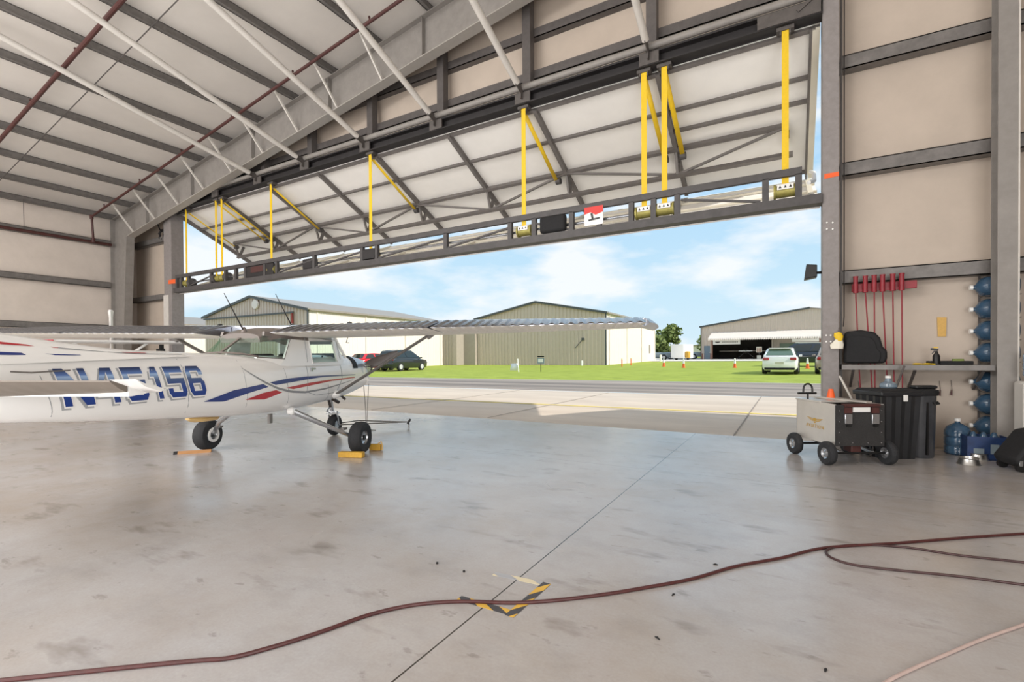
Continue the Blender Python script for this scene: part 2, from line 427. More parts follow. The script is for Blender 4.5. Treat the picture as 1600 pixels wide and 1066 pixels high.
# door columns
jr = thing('door_column', 'grey steel column at right side of the big door, orange paint mark', 'column', (.53, 8.7, 0)); jo = (.53, 8.7, 0)
MB().box((.42, 8.55, 0), (.63, 8.95, 9.2)).build('post', 'jamb', jr, jo, bevel=.01)
MB().box((.655, 8.72, 0), (.68, 8.80, 9.0)).build('edge_angle', 'steel_dark', jr, jo)
q = [wal(1288, 272, 8.545), wal(1311, 268, 8.545), wal(1311, 275, 8.545), wal(1300,277,8.545), wal(1288, 280, 8.545)]
MB().quad(*q).build('paint_mark', 'orange', jr, jo, label='orange spray-paint mark')
q = MB()
for px in (1291,1298):
    for py in (524,534): c = wal(px, py, 8.545); q.lathe([(.012,-.01),(.012,.004)], 8, c, 'y')
for px in (1292,1301):
    for py in (348,358): c = wal(px, py, 8.545); q.lathe([(.012,-.01),(.012,.004)], 8, c, 'y')
q.build('bolt_heads', 'white', jr, jo)
jl = thing('door_column', 'grey steel column at left side of the big door, pale lower half', 'column', (-18.7, 8.7, 0)); jo = (-18.7, 8.7, 0)
MB().box((-18.92, 8.55, 0), (-18.42, 8.95, 7.2)).build('post', 'jamb', jl, jo, bevel=.01)
MB().box((-18.93, 8.53, 0), (-18.60, 8.55, 3.55)).build('pale_cover', 'jamb_white', jl, jo, label='pale cover on lower half')
MB().quad(*[wal(a, b, 8.52) for a, b in ((263,438),(274,436),(274,443),(263,444))]).build('paint_mark', 'orange', jl, jo, label='orange spray-paint mark')
cw = thing('wall_column', 'pale grey steel wall column standing right of the water jugs', 'column', (2.42, 8.55, 0))
MB().box((2.30,8.45,0),(2.50,8.46,9.2)).box((2.395,8.46,0),(2.405,8.68,9.2)).box((2.30,8.68,0),(2.50,8.69,9.2)).build('post', 'steel_gray', cw, (2.42,8.55,0))
MB().box((2.488,8.44,0),(2.503,8.462,9.2)).build('edge_strip', 'brace', cw, (2.42,8.55,0))

# sprinkler pipes and tie rods following the roof slope
def slope_pipe(name, y, drop, x0, x1, r, mt, label, cat, extra=None):
    t = thing(name, label, cat, (x0, y, roofz(x0)-drop)); o = t.location.copy()
    MB().tube([(x0, y, roofz(x0)-drop), (x1, y, roofz(x1)-drop)], r, 10).build('pipe' if r > .012 else 'rod', mt, t, o)
    if r > .012:
        x = x0+1.
        while x < x1:
            z = roofz(x)-drop
            MB().tube([(x, y, z+.0), (x, y, z+.12)], .014, 8).lathe([(.03,.10),(.012,.13)], 8, (x,y,z)).build('sprinkler_head', mt, t, o); x += 2.55
    if extra: extra(t, o)
def drop_leg(t, o):
    x = -21.5; z = roofz(x)-.15
    MB().tube([(x, 7.45, z), (x-.02, 7.5, 5.55)], .036, 10).tube([(x,7.45,z-.08),(x,7.45,z+.06)], .055, 10).build('drop_leg', 'rust_pipe', t, o)
    MB().tube([(x-.02, 7.5, 5.52), (x-.02, 7.5, 5.66)], .055, 10).build('coupling', 'rust_pipe', t, o)
slope_pipe('sprinkler_pipe', 7.45, .15, -21.5, -4, .036, 'rust_pipe', 'dark red sprinkler pipe under the roof near the rafter, ending in a drop leg', 'pipe', drop_leg)
slope_pipe('sprinkler_pipe', 4.25, .12, -21.6, -4, .045, 'rust_pipe', 'thicker dark red sprinkler pipe crossing the roof at upper left', 'pipe')
slope_pipe('tie_rod', 4.9, .03, -21.7, -4, .011, 'steel_dark', 'thin dark tie rod crossing under the roof purlins', 'rod')
o = MB().tube([(-21.72, -13.5, 5.56), (-21.72, 8.1, 5.56)], .05, 10).build('sprinkler_main', 'rust_pipe', None, (-21.72, 0, 5.56))
tag(o, 'dark red sprinkler main running along the top girt of left wall', 'pipe')
o = MB().tube([(-21.7, 5.75, 5.6), (-21.74, 5.75, 6.6)], .008, 6).build('hanger_rod', 'steel_dark', None, (-21.7, 5.75, 5.6)); tag(o, 'thin hanger rod on the left wall above the sprinkler main', 'rod')
cc = wal(254, 367, 8.85)
t = thing('cable_coil', 'dark coiled cable hung on wall left of the big door', 'cable', cc)
pts = [(.17*math.cos(a*.35), -.02*(a % 3), .17*math.sin(a*.35)) for a in range(50)]
MB().tube(pts, .035, 8).build('coil', 'cord', t)
MB().tube([(-.12,0,.12),(-.3,-.05,.5),(-.35,-.3,.95)], .02, 6).build('lead', 'cord', t)

# ================================================================== BIFOLD DOOR
D0, D1 = -18.35, .40
def UP(x, t, off=0.):   # upper leaf: hinge line to fold line, off = towards the inside
    return Vector((x, 8.73+2.82*t-.43*off, 6.36-1.34*t-.904*off))
def LP(x, t, off=0.):   # lower leaf: fold line (t=1) down to bottom edge (t=0)
    return Vector((x, 8.73+2.82*t-.427*off, 3.66+1.25*t+.905*off))
dr = thing('door_1', 'large grey and white bifold hangar door folded open above the entrance', 'door', (-9, 8.73, 6.36), kind='structure'); do = (-9, 8.73, 6.36)
def leaf(fn, t0, t1, o0, o1, x0=D0, x1=D1):
    a = [fn(x, t, o) for x in (x0, x1) for t in (t0, t1) for o in (o0, o1)]
    return MB().add(a, [(0,1,3,2),(4,6,7,5),(0,4,5,1),(2,3,7,6),(0,2,6,4),(1,5,7,3)])
leaf(UP, .0, .99, -.09, -.005).build('upper_leaf', 'insul_door', dr, do)
leaf(LP, .0, .955, -.09, -.005).build('lower_leaf', 'insul_door', dr, do)
RIBS = [-18.28, -15.5, -13.15, -11., -8.85, -6.62, -4.45, -2.02, .3]
def rib(x0, x1, fn, t0, t1, o0, o1, name, mt='door_steel', par=None):
    a = [fn(x, t, o) for x in (x0, x1) for t in (t0, t1) for o in (o0, o1)]
    return MB().add(a, [(0,1,3,2),(4,6,7,5),(0,4,5,1),(2,3,7,6),(0,2,6,4),(1,5,7,3)]).build(name, mt, par or dr, do)
for x in RIBS:
    rib(x-.04, x+.04, UP, .0, .98, 0, .11, 'rib')
    rib(x-.04, x+.04, LP, .03, .95, 0, .05, 'rib', 'cream')
rib(.30, .40, UP, .0, 1.0, -.1, .12, 'end_trim', 'cream')
rib(D0, D1, UP, .262, .278, 0, .07, 'purlin')
for a_, b_ in ((D0, -13.15), (-2.02, D1)): rib(a_, b_, UP, .412, .428, 0, .07, 'purlin')
for t in (.35, .68): rib(D0, D1, LP, t-.01, t+.01, 0, .04, 'purlin', 'cream')
rib(D0, D1, UP, .0, .022, 0, .06, 'top_rail'); rib(D0, D1, UP, .955, .985, 0, .03, 'fold_rail'); rib(D0, D1, LP, .92, .955, -.02, .02, 'fold_rail', 'cream'); rib(-3.4, D1, LP, .955, 1.09, -.06, -.02, 'fold_seal', 'white')
for x in (-17.9,-15.2,-13.,-12.,-10.6,-9.9,-8.3,-6.8,-5.9,-4.6,-3.6): rib(x-.05, x+.05, LP, .95, 1.03, -.05, 0., 'fold_hinge')
# stiffening truss under the upper leaf
TX0, TX1 = -17.6, -.05
tr = MB().bar(UP(TX0, .55, .08), UP(TX1, .55, .08), .08, .09, (0,.43,.9)).build('truss_chord', 'door_steel', dr, do)
tr2 = MB().bar(UP(TX0-.1, .67, .42), UP(TX1+.1, .67, .42), .08, .08, (0,.43,.9)).build('truss_chord', 'door_steel', dr, do)
xr = [x for x in RIBS[1:-1]]; xa = [TX0]+xr+[TX1]
for i in range(len(xa)-1):
    a, b = xa[i], xa[i+1]
    MB().bar(UP(b if i%2 else a, .55, .1), UP(a if i%2 else b, .67, .40), .045, .045).build('truss_web', 'door_steel', dr, do)
for x in xa: MB().bar(UP(x, .665, .0), UP(x, .67, .42), .07, .07).bar(UP(x,.55,.05),UP(x,.67,.42),.05,.05).build('truss_post', 'door_steel', dr, do)
STR = [-.06, -1.88, -2.23, -4.65, -8.94, -12.9, -15.4, -15.72, -17.5]
for i, x in enumerate(STR):
    s = MB().box((x-.047, 8.585, 3.95), (x+.047, 8.592, 6.37)).build('lift_strap', 'yellow', dr, do)
    if i not in (0,):
        MB().add([UP(x-.045, .0, .14), UP(x+.045, .0, .14), UP(x+.045-.03*(i==3), .56, .22), UP(x-.045-.03*(i==3), .56, .22)], [(0,1,2,3)]).build('strap_return', 'yellow', dr, do, solid=.006)
    MB().box((x-.12, 8.56, 6.33), (x+.12, 8.7, 6.385)).box((x-.075,8.57,6.27),(x-.055,8.63,6.33)).box((x+.055,8.57,6.27),(x+.075,8.63,6.33)).build('strap_hanger', 'plate', dr, do)
    rb = MB().lathe([(.02,-.055),(.075,-.055),(.075,.055),(.02,.055)], 14, UP(x, .58, .2), 'x').build('strap_roller', 'truss', dr, do)
    dm = MB().lathe([(.03,-.16),(.115,-.16),(.115,-.13),(.095,-.13),(.095,.13),(.115,.13),(.115,.16),(.03,.16)], 18, (x, 8.64, 3.88), 'x').build('strap_drum', 'drum', dr, do)
    if i < 4: MB().box((x-.11, 8.527, 3.88), (x+.11, 8.532, 3.96)).build('warning_label', 'white', dm, do, label='white warning label with small black symbols') and None
    if i < 4:
        for k in (-.07, 0, .07):
            MB().add([(x+k-.02, 8.524, 3.90),(x+k+.02, 8.524, 3.90),(x+k, 8.524, 3.945)], [(0,1,2)]).build('warning_symbol', 'black', dm, do)
# bottom truss frame on the lower leaf
MB().box((-18.2, 8.50, 3.59), (.42, 8.66, 3.73)).box((-18.35, 8.66, 3.60), (.42, 8.76, 3.68)).build('bottom_rail', 'truss', dr, do)
MB().box((-18.1, 8.52, 4.07), (.16, 8.60, 4.18)).build('top_rail', 'truss', dr, do)
vx = sorted(set([.115, -.33, -1.66, -2.06, -2.45, -3.05, -3.6, -4.4, -4.95, -6.6, -8.7, -9.2, -11., -12.6, -12.65-.5, -14.1, -14.6, -15.15, -15.95, -17.3, -17.75, -18.05]))
for x in vx: MB().box((x-.045, 8.52, 3.72), (x+.045, 8.60, 4.08)).build('truss_post', 'truss', dr, do)
for a, b in ((-17.3,-15.95),(-8.7,-6.6),(-6.6,-4.95),(-11.,-9.2),(-12.6,-11.),(-3.6,-4.4),(-.4,-1.6)):
    MB().bar((a, 8.56, 3.75), (b, 8.56, 3.98), .035, .035).build('truss_web', 'truss', dr, do)
MB().tube([(-17.5, 8.64, 3.88), (-2.4, 8.64, 3.88)], .025, 8).build('drive_shaft', 'silver', dr, do)
mo = MB().box((-14.05, 8.53, 3.74), (-12.75, 8.72, 4.06)).build('motor_cover', 'header', dr, do, bevel=.01)
MB().box((-13.8,8.518,3.86),(-13.2,8.53,4.03)).build('red_panel', 'rust_pipe', mo, do, label='dark red panel')
MB().box((-9.15, 8.5, 3.75), (-8.75, 8.7, 4.0)).build('control_box', 'header', dr, do, bevel=.01)
MB().box((-11.5,8.55,3.74),(-11.05,8.72,4.02)).build('gearbox', 'header', dr, do, bevel=.03)
for x in (-15.2, -15.85, -17.3):
    MB().lathe([(.0,-.1),(.12,-.1),(.14,-.06),(.14,.08),(.0,.1)], 14, (x, 8.64, 3.88), 'x').build('motor', 'truss', dr, do)
sg = wal(946, 338, 8.5)
MB().box((-3.32, 8.50, 3.76), (-2.96, 8.515, 4.1)).build('warning_sign', 'white', dr, do, label='white and red warning sign')
sgn = dr.children[-1]
MB().add([(-3.32,8.495,4.1),(-2.96,8.495,4.1),(-2.96,8.495,3.98),(-3.1,8.495,3.94),(-3.2,8.495,4.0),(-3.32,8.495,3.97)], [tuple(range(6))]).build('red_field', 'sign_red', sgn, do)
MB().add([(-3.24,8.492,3.84),(-3.02,8.492,3.86),(-3.02,8.492,3.89),(-3.24,8.492,3.87)], [(0,1,2,3)]).add([(-3.17,8.491,3.85),(-3.13,8.491,3.85),(-3.16,8.491,3.98),(-3.2,8.491,3.98)], [(0,1,2,3)]).build('black_mark', 'black', sgn, do)
MB().box((-4.25, 8.46, 3.74), (-3.7, 8.6, 4.06)).build('dark_cover', 'softblack', dr, do, bevel=.05, label='black draped cover')
MB().tube([(.25,8.62,3.95),(.33,8.9,4.05),(.35,9.6,4.4),(.35,11.2,4.95)], .03, 8).build('side_cable_guard', 'white', dr, do)
MB().tube([(.28,11.2,4.9),(.28,11.0,4.55),(.2,10.6,4.45)], .02, 6).build('latch_arm', 'silver', dr, do)
# door opened on the neighbouring bay, further along the same front
nb = MB()
for fn in (UP, LP):
    a = [fn(x, t, o) for x in (3.3, 15.) for t in (0, .98) for o in (-.09, -.0)]
    nb.add(a, [(0,1,3,2),(4,6,7,5),(0,4,5,1),(2,3,7,6),(0,2,6,4),(1,5,7,3)])
struct(nb.build('door_2', 'cream', None, (9, 9.2, 5)))

# ================================================================== OUTSIDE GROUND
def ground(name, poly, z=0., mt='apron', th=.05):
    vs = [(x, y, gz(y)+z) for x, y in poly]; n = len(vs)
    return MB().add(vs+[(x,y,zz-th) for x,y,zz in vs], [tuple(range(n)), tuple(range(2*n-1, n-1, -1))]+[(i,(i+1)%n,n+(i+1)%n,n+i) for i in range(n)]).build(name, mt)
B = lambda x: 16.45+.055*x*(1 if x > -15 else .6)   # concrete / asphalt seam
G = lambda x: 23.1+.085*x                            # grass edge
ap = MB()
yl = [8.74, 9.5]
ap.add([(-80,8.74,-.01),(60,8.74,-.01),(60,9.5,-.005),(-80,9.5,-.005),(60,19.8,gz(19.8)-.0),(-80,12.,gz(12.)-.0)], [(0,1,2,3),(3,2,4,5)])
struct(ap.build('ground', 'apron'))
ZA = lambda y: gz(y)+.003
a = MB().add([(-60,13.6,ZA(13.6)),(0,16.5,ZA(16.5)),(60,19.6,ZA(19.6)),(60,28.2,ZA(28.2)),(0,23.1,ZA(23.1)),(-60,18,ZA(18))], [(0,1,4,5),(1,2,3,4)]).build('taxi_lane', 'asphalt')
struct(a)
gr = MB().add([(-110,13.7,gz(13.7)+.01),(-60,18,gz(18)+.012),(0,23.05,gz(23.05)+.012),(60,28.1,gz(28.1)+.012),(150,36,gz(36)+.01),(150,230,gz(230)),(-150,230,gz(230)),(-150,13.7,gz(13.7)+.01)], [(0,1,2,3,4,5,6,7)]).build('lawn', 'grass')
tag(gr, 'mown green lawn between the taxi lane and the far hangars', 'grass', kind='stuff')
MB().add([(-40,60.6,gz(60.6)+.02),(60,70.6,gz(70.6)+.02),(60,78,gz(78)+.02),(-40,86,gz(86)+.02)], [(0,1,2,3)]).move(Matrix.Translation((0,0,.02))).build('far_apron', 'concrete_far')
struct(bpy.data.objects['far_apron'])
ln = MB().add([(-50,9.98,gz(9.98)+.004),(14,12.58,gz(12.58)+.004),(14,12.71,gz(12.71)+.004),(-50,10.11,gz(10.11)+.004)], [(0,1,2,3)]).build('yellow_line', 'yellow_line', None, (-5, 12, 0)); tag(ln, 'faded yellow line painted on concrete outside the door', 'painted line')
jm = MB()
for p, q in (((-.81,8.75),(-.74,17.)),((-5.75,8.9),(-5.4,16)),((-9.3,8.9),(-8.8,15.8))):
    jm.bar((p[0],p[1],gz(p[1])+.002), (q[0],q[1],gz(q[1])+.002), .018, .004)
struct(jm.build('trim_1', 'conc_dark'))

# ================================================================== AIRPLANE
PL = thing('airplane', 'white high-wing airplane with blue and red stripes, number N45156', 'airplane', (-6.2409, 4.2895, 0), .382216)
AS = [(2.18,.28,.84,1.24),(2.12,.34,.80,1.28),(1.9,.405,.76,1.33),(1.55,.445,.71,1.37),(1.2,.48,.67,1.39),(.9,.50,.65,1.385),(.6,.51,.635,1.375),(0,.51,.61,1.36),(-.6,.49,.61,1.36),(-1.2,.44,.645,1.37),(-2,.355,.72,1.395),(-2.5,.30,.765,1.375),(-3,.245,.82,1.355),(-3.4,.2,.865,1.34),(-4,.14,.93,1.32),(-4.6,.08,1.0,1.30),(-4.95,.035,1.08,1.27)]
def sec(y):
    if y >= AS[0][0]: return AS[0][1:]
    for (a, *A), (b, *Bq) in zip(AS, AS[1:]):
        if b <= y <= a:
            k = (a-y)/(a-b); return tuple(A[i]+(Bq[i]-A[i])*k for i in range(3))
    return AS[-1][1:]
def ring(y, n=36, e=3.2):
    a, zb, zt = sec(y); zc, hz = (zb+zt)/2, (zt-zb)/2; out = []
    for k in range(n):
        t = 2*PI*k/n; c, s_ = math.cos(t), math.sin(t)
        out.append(Vector((a*math.copysign(abs(c)**(2/e), c), y, zc+hz*math.copysign(abs(s_)**(2/e), s_))))
    return out
def sx(y, z, e=3.2):
    a, zb, zt = sec(y); t = min(.999, abs((z-(zb+zt)/2)/((zt-zb)/2))); return a*(1-t**e)**(1/e)
ys = [2.18,2.16,2.12,2.0,1.9,1.7,1.55,1.35,1.2,.9,.6,.3,0,-.3,-.6,-.9,-1.2,-1.6,-2,-2.25,-2.5,-2.75,-3,-3.4,-3.7,-4,-4.3,-4.6,-4.95]
fu = MB().loft([ring(y) for y in ys]).build('fuselage', 'plane_white', PL)
# dark cowl band and cowl intake
bnd = [[Vector((v.x*1.014, v.y, (v.z-1.03)*1.014+1.03)) for v in ring(y)] for y in (1.22, 1.42)]
MB().loft([[p for p in r if p.z > 1.06] for r in bnd], closed=False).build('cowl_band', 'softblack', PL, label='black band around the cowling')
cnose = [[Vector((v.x*1.006, v.y, (v.z-1.03)*1.006+1.03)) for v in ring(y) if v.z > 1.04] for y in (1.43, 1.55, 1.7, 1.9, 2.0, 2.1)]
MB().loft(cnose, closed=False).build('cowl_nose', 'alu', PL, label='bare silver upper nose of the cowling')
MB().box((.392,1.86,1.06),(.405,2.04,1.16)).box((.394,1.86,1.18),(.40,2.04,1.2)).build('cowl_vent', 'silver', PL)
for s_ in (1,-1): MB().lathe([(.0,2.17),(.085,2.17),(.085,2.186),(.0,2.186)], 14, (s_*.15,0,1.09), 'y').build('air_intake', 'softblack', PL)
# propeller
pr = thing('propeller', None, None); pr.parent = PL
bpy.data.objects.remove(pr)
ang = math.radians(21)
def blade(sgn):
    rings = []
    for t in (0,.12,.3,.5,.7,.88,.97,1):
        r = .06+.84*t; ch = .06+.072*math.sin(PI*min(1,t*1.15+.1))*.9; ch = ch*(1 if t < .95 else .7); tw = math.radians(50-34*t); th = .022*(1-.7*t)+.004
        ring_ = []
        for k in range(10):
            a = 2*PI*k/10; u, w = ch*math.cos(a), th*math.sin(a)
            up = u*math.cos(tw)-w*math.sin(tw); al = u*math.sin(tw)+w*math.cos(tw)
            ex = Vector((math.cos(ang),0,math.sin(ang)))*sgn; ez = Vector((-math.sin(ang),0,math.cos(ang)))*sgn
            ring_.append(Vector((0,2.26,1.10))+ex*r+ez*up+Vector((0,al,0)))
        rings.append(ring_)
    return MB().loft(rings)
hub = MB().lathe([(.11,2.18),(.13,2.2),(.125,2.3),(.09,2.4),(.04,2.47),(.005,2.49)], 18, (0,0,1.12), 'y').build('spinner', 'plane_white', PL)
for s_ in (1,-1): blade(s_).build('propeller_blade', 'prop', PL)
# cabin
aw = lambda y: sec(y)[0]
def cabx(y, z):      # side skin of the cabin above the sill
    k = (z-1.25)/(1.66-1.25); return aw(y)*(.985-.45*max(0,-.5-y))*(1-k)+aw(y)*(.86-.5*max(0,-.3-y))*k
def side_panel(poly, holes_between, name, mt): pass
def strip(name, mt, pts, sgn, th=.03, off=0., par=None, label=None):
    vs = [(sgn*(cabx(y, z)+off), y, z) for y, z in pts]+[(sgn*(cabx(y, z)+off-th), y, z) for y, z in pts]; n = len(pts)
    return MB().add(vs, [tuple(range(n)), tuple(range(2*n-1,n-1,-1))]+[(i,(i+1)%n,n+(i+1)%n,n+i) for i in range(n)])
# window outlines (y, z)
DW = [(-.06,1.565),(.60,1.59),(.66,1.265),(-.045,1.255)]
QW = [(-.80,1.605),(-.43,1.575),(-.60,1.315),(-.98,1.338)]
def skin(s_):
    mb = MB(); mt_ = MB()
    def pl(*pts, mb=mb):
        vs = [(s_*cabx(y,z), y, z) for y,z in pts]+[(s_*(cabx(y,z)-.03), y, z) for y,z in pts]; n = len(pts)
        mb.add(vs, [tuple(range(n)), tuple(range(2*n-1,n-1,-1))]+[(i,(i+1)%n,n+(i+1)%n,n+i) for i in range(n)])
    top = 1.66; lo = 1.22
    pl((-.43,1.575),(-.06,1.565),(-.045,1.255),(-.02,lo),(-.7,lo),(-.60,1.315))       # pillar between the windows
    pl((-.6,1.315),(-.7,lo),(-1.0,lo+.05),(-.98,1.338))    # sill under quarter window
    pl((-.80,1.605),(-.43,1.575),(-.43,top),(-.78,top),mb=mt_)
    pl((-.43,1.575),(-.43,top),(-.06,top),(-.06,1.565),mb=mt_)
    pl((-.06,top),(.58,top),(.60,1.59),(-.06,1.565))
    pl((.58,top),(.66,top),(.86,1.30),(.80,lo),(.66,1.265),(.60,1.59))               # door front pillar
    pl((-.045,1.255),(.66,1.265),(.80,lo),(-.02,lo))
    return mb, mt_
for s_ in (1,-1):
    a_, b_ = skin(s_); a_.build('cabin_side', 'plane_white', PL); b_.build('cabin_top_shaded', 'plane_roof_shaded', PL)  # top strip of the white side, shadow under the wing painted in
    for poly, nm in ((DW,'door_window'),(QW,'quarter_window')):
        vs = [(s_*(cabx(y,z)-.012), y, z) for y,z in poly]
        MB().quad(*vs).build(nm, 'pane', PL, smooth=False)
    # windshield post and door line
    MB().bar((s_*.44,.66,1.66),(s_*.485,.93,1.33),.03,.03).build('windshield_post','plane_white',PL)
    dl = [(-.15,1.61),(-.16,1.22),(-.19,.86),(.05,.80),(.62,.80),(.78,1.0),(.76,1.25),(.70,1.60),(-.15,1.61)]
    def dx(y,z): return (cabx(y,z) if z > 1.25 else sx(y,z))+.002
    pth = []
    for (a,b),(c,d) in zip(dl, dl[1:]):
        for k in range(6): t=k/6; y,z = a+(c-a)*t, b+(d-b)*t; pth.append((s_*dx(y,z),y,z))
    MB().tube(pth+[pth[0]], .0035, 5, False).build('door_seam','stripe_gray',PL)
    MB().box((s_*sx(-.05,1.16)-.012,-.09,1.14),(s_*sx(-.05,1.16)+.02,-.06,1.19)).box((s_*sx(-.05,1.16)-.012,-.06,1.165),(s_*sx(-.05,1.16)+.018,.02,1.185)).build('door_handle','silver',PL)
    fm = MB().tube([(s_*(cabx(y,z)+.001),y,z) for y,z in DW+[DW[0]]], .009, 6, False).build('door_window_frame','plane_white',PL)
    fm = MB().tube([(s_*(cabx(y,z)),y,z) for y,z in QW], .007, 6, False).build('quarter_window_trim','gray_paint',PL)
# rear window glass, windshield glass, cabin roof
for s_ in (1,-1):
    q1,q2 = cabx(-.80,1.605)-.012, cabx(-.98,1.338)-.012
    MB().add([(0,-.73,1.635),(s_*.13,-.74,1.635),(s_*.23,-.79,1.625),(s_*q1,-.80,1.605),(s_*q2,-.98,1.338),(s_*.27,-1.11,1.37),(s_*.15,-1.16,1.385),(0,-1.18,1.39)], [(0,1,6,7),(1,2,5,6),(2,3,4,5)]).build('rear_window','pane',PL)
MB().bar((0,-.72,1.64),(0,-1.19,1.38),.028,.02).build('rear_window_divider','plane_roof_shaded',PL)
MB().tube([(-.35,-.98,1.345),(-.27,-1.12,1.375),(-.15,-1.17,1.39),(0,-1.19,1.395),(.15,-1.17,1.39),(.27,-1.12,1.375),(.35,-.98,1.345)],.012,6).build('rear_window_trim','plane_roof_shaded',PL)
MB().add([(.43,.66,1.65),(.47,.95,1.35),(.2,1.05,1.36),(0,1.08,1.365),(-.2,1.05,1.36),(-.47,.95,1.35),(-.43,.66,1.65),(-.2,.72,1.66),(0,.74,1.665),(.2,.72,1.66)], [(0,1,2,9),(9,2,3,8),(8,3,4,7),(7,4,5,6)]).build('windshield','pane',PL)
rr = []
for y, z, w in ((.70,1.655,.42),(.55,1.70,.46),(0,1.745,.47),(-.4,1.73,.45),(-.6,1.70,.39),(-.84,1.64,.27)):
    rr.append([Vector((w*math.cos(t)*1.0, y, z-.09+.09*max(0,math.sin(t))**.6)) if k < 13 else None for k,t in enumerate([PI*i/12 for i in range(13)])])
rings = [[v for v in r]+[Vector((r[-1].x, r[0].y, r[-1].z-.03)), Vector((r[0].x, r[0].y, r[0].z-.03))] for r in rr]
MB().loft(rings).build('cabin_roof','plane_roof_shaded',PL)
# seats, instrument panel
for x in (-.22,.22):
    MB().cbox((x,-.12,1.26),(.36,.1,.26)).build('seat_back','leather',PL,bevel=.04)
MB().box((-.42,.78,1.22),(.42,.84,1.40)).build('instrument_panel','leather',PL,bevel=.02)
MB().bar((.22,.5,1.2),(.22,.78,1.33),.03,.03).tube([(.1,.5,1.36),(.12,.5,1.3),(.32,.5,1.3),(.34,.5,1.36)],.012,6).build('control_yoke','leather',PL)
# wing
def foil(x0, n=11):
    ax = abs(x0); k = max(0,(ax-2.55)/(4.98-2.55)); ch = 1.60-.50*k; le = .62-.17*k; z0 = 1.612+.0145*ax
    def p(u, up):
        t = .12*ch; yt = 5*t*(.2969*math.sqrt(u)-.126*u-.3516*u*u+.2843*u**3-.1036*u**4)
        cam_ = .02*ch*(1-((u-.4)/.6)**2 if u > .4 else 1-((.4-u)/.4)**2)
        inc = math.radians(2.2)*(-(u-.5))*ch
        return Vector((x0, le-u*ch, z0+.045+cam_+inc+(yt if up else -yt)))
    return p
UH = .60
def wing(s_):
    rings = []
    xs_ = [.0,.45,1.2,1.9,2.55,3.2,3.9,4.5,4.98]
    for x in xs_:
        p = foil(s_*x)
        us = [UH*(1-math.cos(PI*i/14))/2 for i in range(15)]
        rings.append([p(u,True) for u in reversed(us)]+[p(u,False) for u in us[1:]])
    mb = MB().loft(rings)
    return mb
def surf(s_, x0, x1, n):   # corrugated trailing surface
    N_ = n*4+1; upr, lor = [], []
    for i in range(N_):
        x = x0+(x1-x0)*i/(N_-1); p = foil(s_*x); b = [0,1,1,0][i%4]*.015
        us = [UH+.006,UH+.03,UH+.2,.975,1.]
        e = [0,1,1,1,.2]
        a_ = [p(u,True)+Vector((0,0,b*w)) for u,w in zip(us,e)]; c_ = [p(u,False)-Vector((0,0,b*w)) for u,w in zip(us,e)]
        upr.append(a_+list(reversed(c_)))
    return MB().loft(upr)
for s_ in (1,-1):
    w = wing(s_).build('wing','wing_alu',PL,under='wing_white')
    surf(s_,.5,2.45,17).build('flap','alu_bead',PL,sharp=8,under='wing_white')
    surf(s_,2.49,4.94,22).build('aileron','alu_bead',PL,sharp=8,under='wing_white')
    tip = []
    for j,(dx_,sc_,dz) in enumerate(((0,1,0),(.06,.96,-.012),(.11,.82,-.04),(.14,.5,-.07))):
        p = foil(s_*4.98); us=[(1-math.cos(PI*i/12))/2 for i in range(13)]
        pts = [p(u,True) for u in reversed(us)]+[p(u,False) for u in us[1:-1]]
        c_ = p(.45,True)*.5+p(.45,False)*.5
        tip.append([c_+Vector((s_*dx_,(v.y-c_.y)*sc_,(v.z-c_.z)*sc_+dz)) for v in pts])
    MB().loft(tip).build('wing_tip','alu',PL)
    MB().lathe([(.035,0),(.035,.012),(.0,.03)],10,foil(s_*1.0)(.35,True)+Vector((0,0,-.003))).build('fuel_cap','black',PL)
    # strut
    a_, b_ = Vector((s_*.49,.62,.77)), Vector((s_*2.07,.40,1.665)); d_ = (b_-a_).normalized(); sv = d_.cross(Vector((0,1,0))).normalized()
    rg = []
    for pnt in (a_,b_): rg.append([pnt+Vector((0,.052*math.cos(t),0))+sv*.019*math.sin(t) for t in [2*PI*i/14 for i in range(14)]])
    st = MB().loft(rg).build('wing_strut','gray_paint',PL)
    MB().lathe([(.03,-.04),(.07,-.03),(.055,.03),(.02,.06)],12,a_,'x').build('strut_fairing','plane_white',st)
    MB().bar(b_-d_*.08+Vector((0,0,-.0)),b_+Vector((s_*.03,0,.03)),.1,.06,(0,1,0)).build('strut_fitting','gray_paint',st)
    # main gear
    MB().tube([(s_*.42,-.42,.63),(s_*.75,-.28,.45),(s_*1.05,-.03,.245)],[.04,.032,.026],10).build('gear_leg','silver',PL)
    MB().lathe([(.045,-.02),(.055,.03),(.045,.06),(.02,.07)],14,(s_*.40,-.42,.625),'x').build('gear_fairing','plane_white',PL)
    MB().box((s_*.95-.03,-.1,.33),(s_*.95+.03,-.0,.36)).build('gear_step','gray_paint',PL)
    rim = .095
    ty = MB().lathe([(rim,-.065),(.15,-.085),(.195,-.082),(.217,-.05),(.222,0),(.217,.05),(.195,.082),(.15,.085),(rim,.065)],32,(s_*1.17,0,.222),'x',False).build('tire','rubber',PL)
    MB().lathe([(.0,-.05),(.05,-.055),(.06,-.03),(.085,-.04),(.1,-.068),(.1,.068),(.085,.04),(.06,.03),(.05,.055),(.0,.05)],24,(s_*1.17,0,.222),'x').build('wheel_hub','silver',ty)
    MB().lathe([(.0,-.09),(.035,-.09),(.035,.075),(.0,.075)],14,(s_*1.17,0,.222),'x').build('axle_cap','black',ty)
    MB().lathe([(.068,-.0),(.105,-.0),(.105,.012),(.068,.012)],24,(s_*1.17-s_*.092,0,.222),'x',False).build('brake_ring','white',ty)
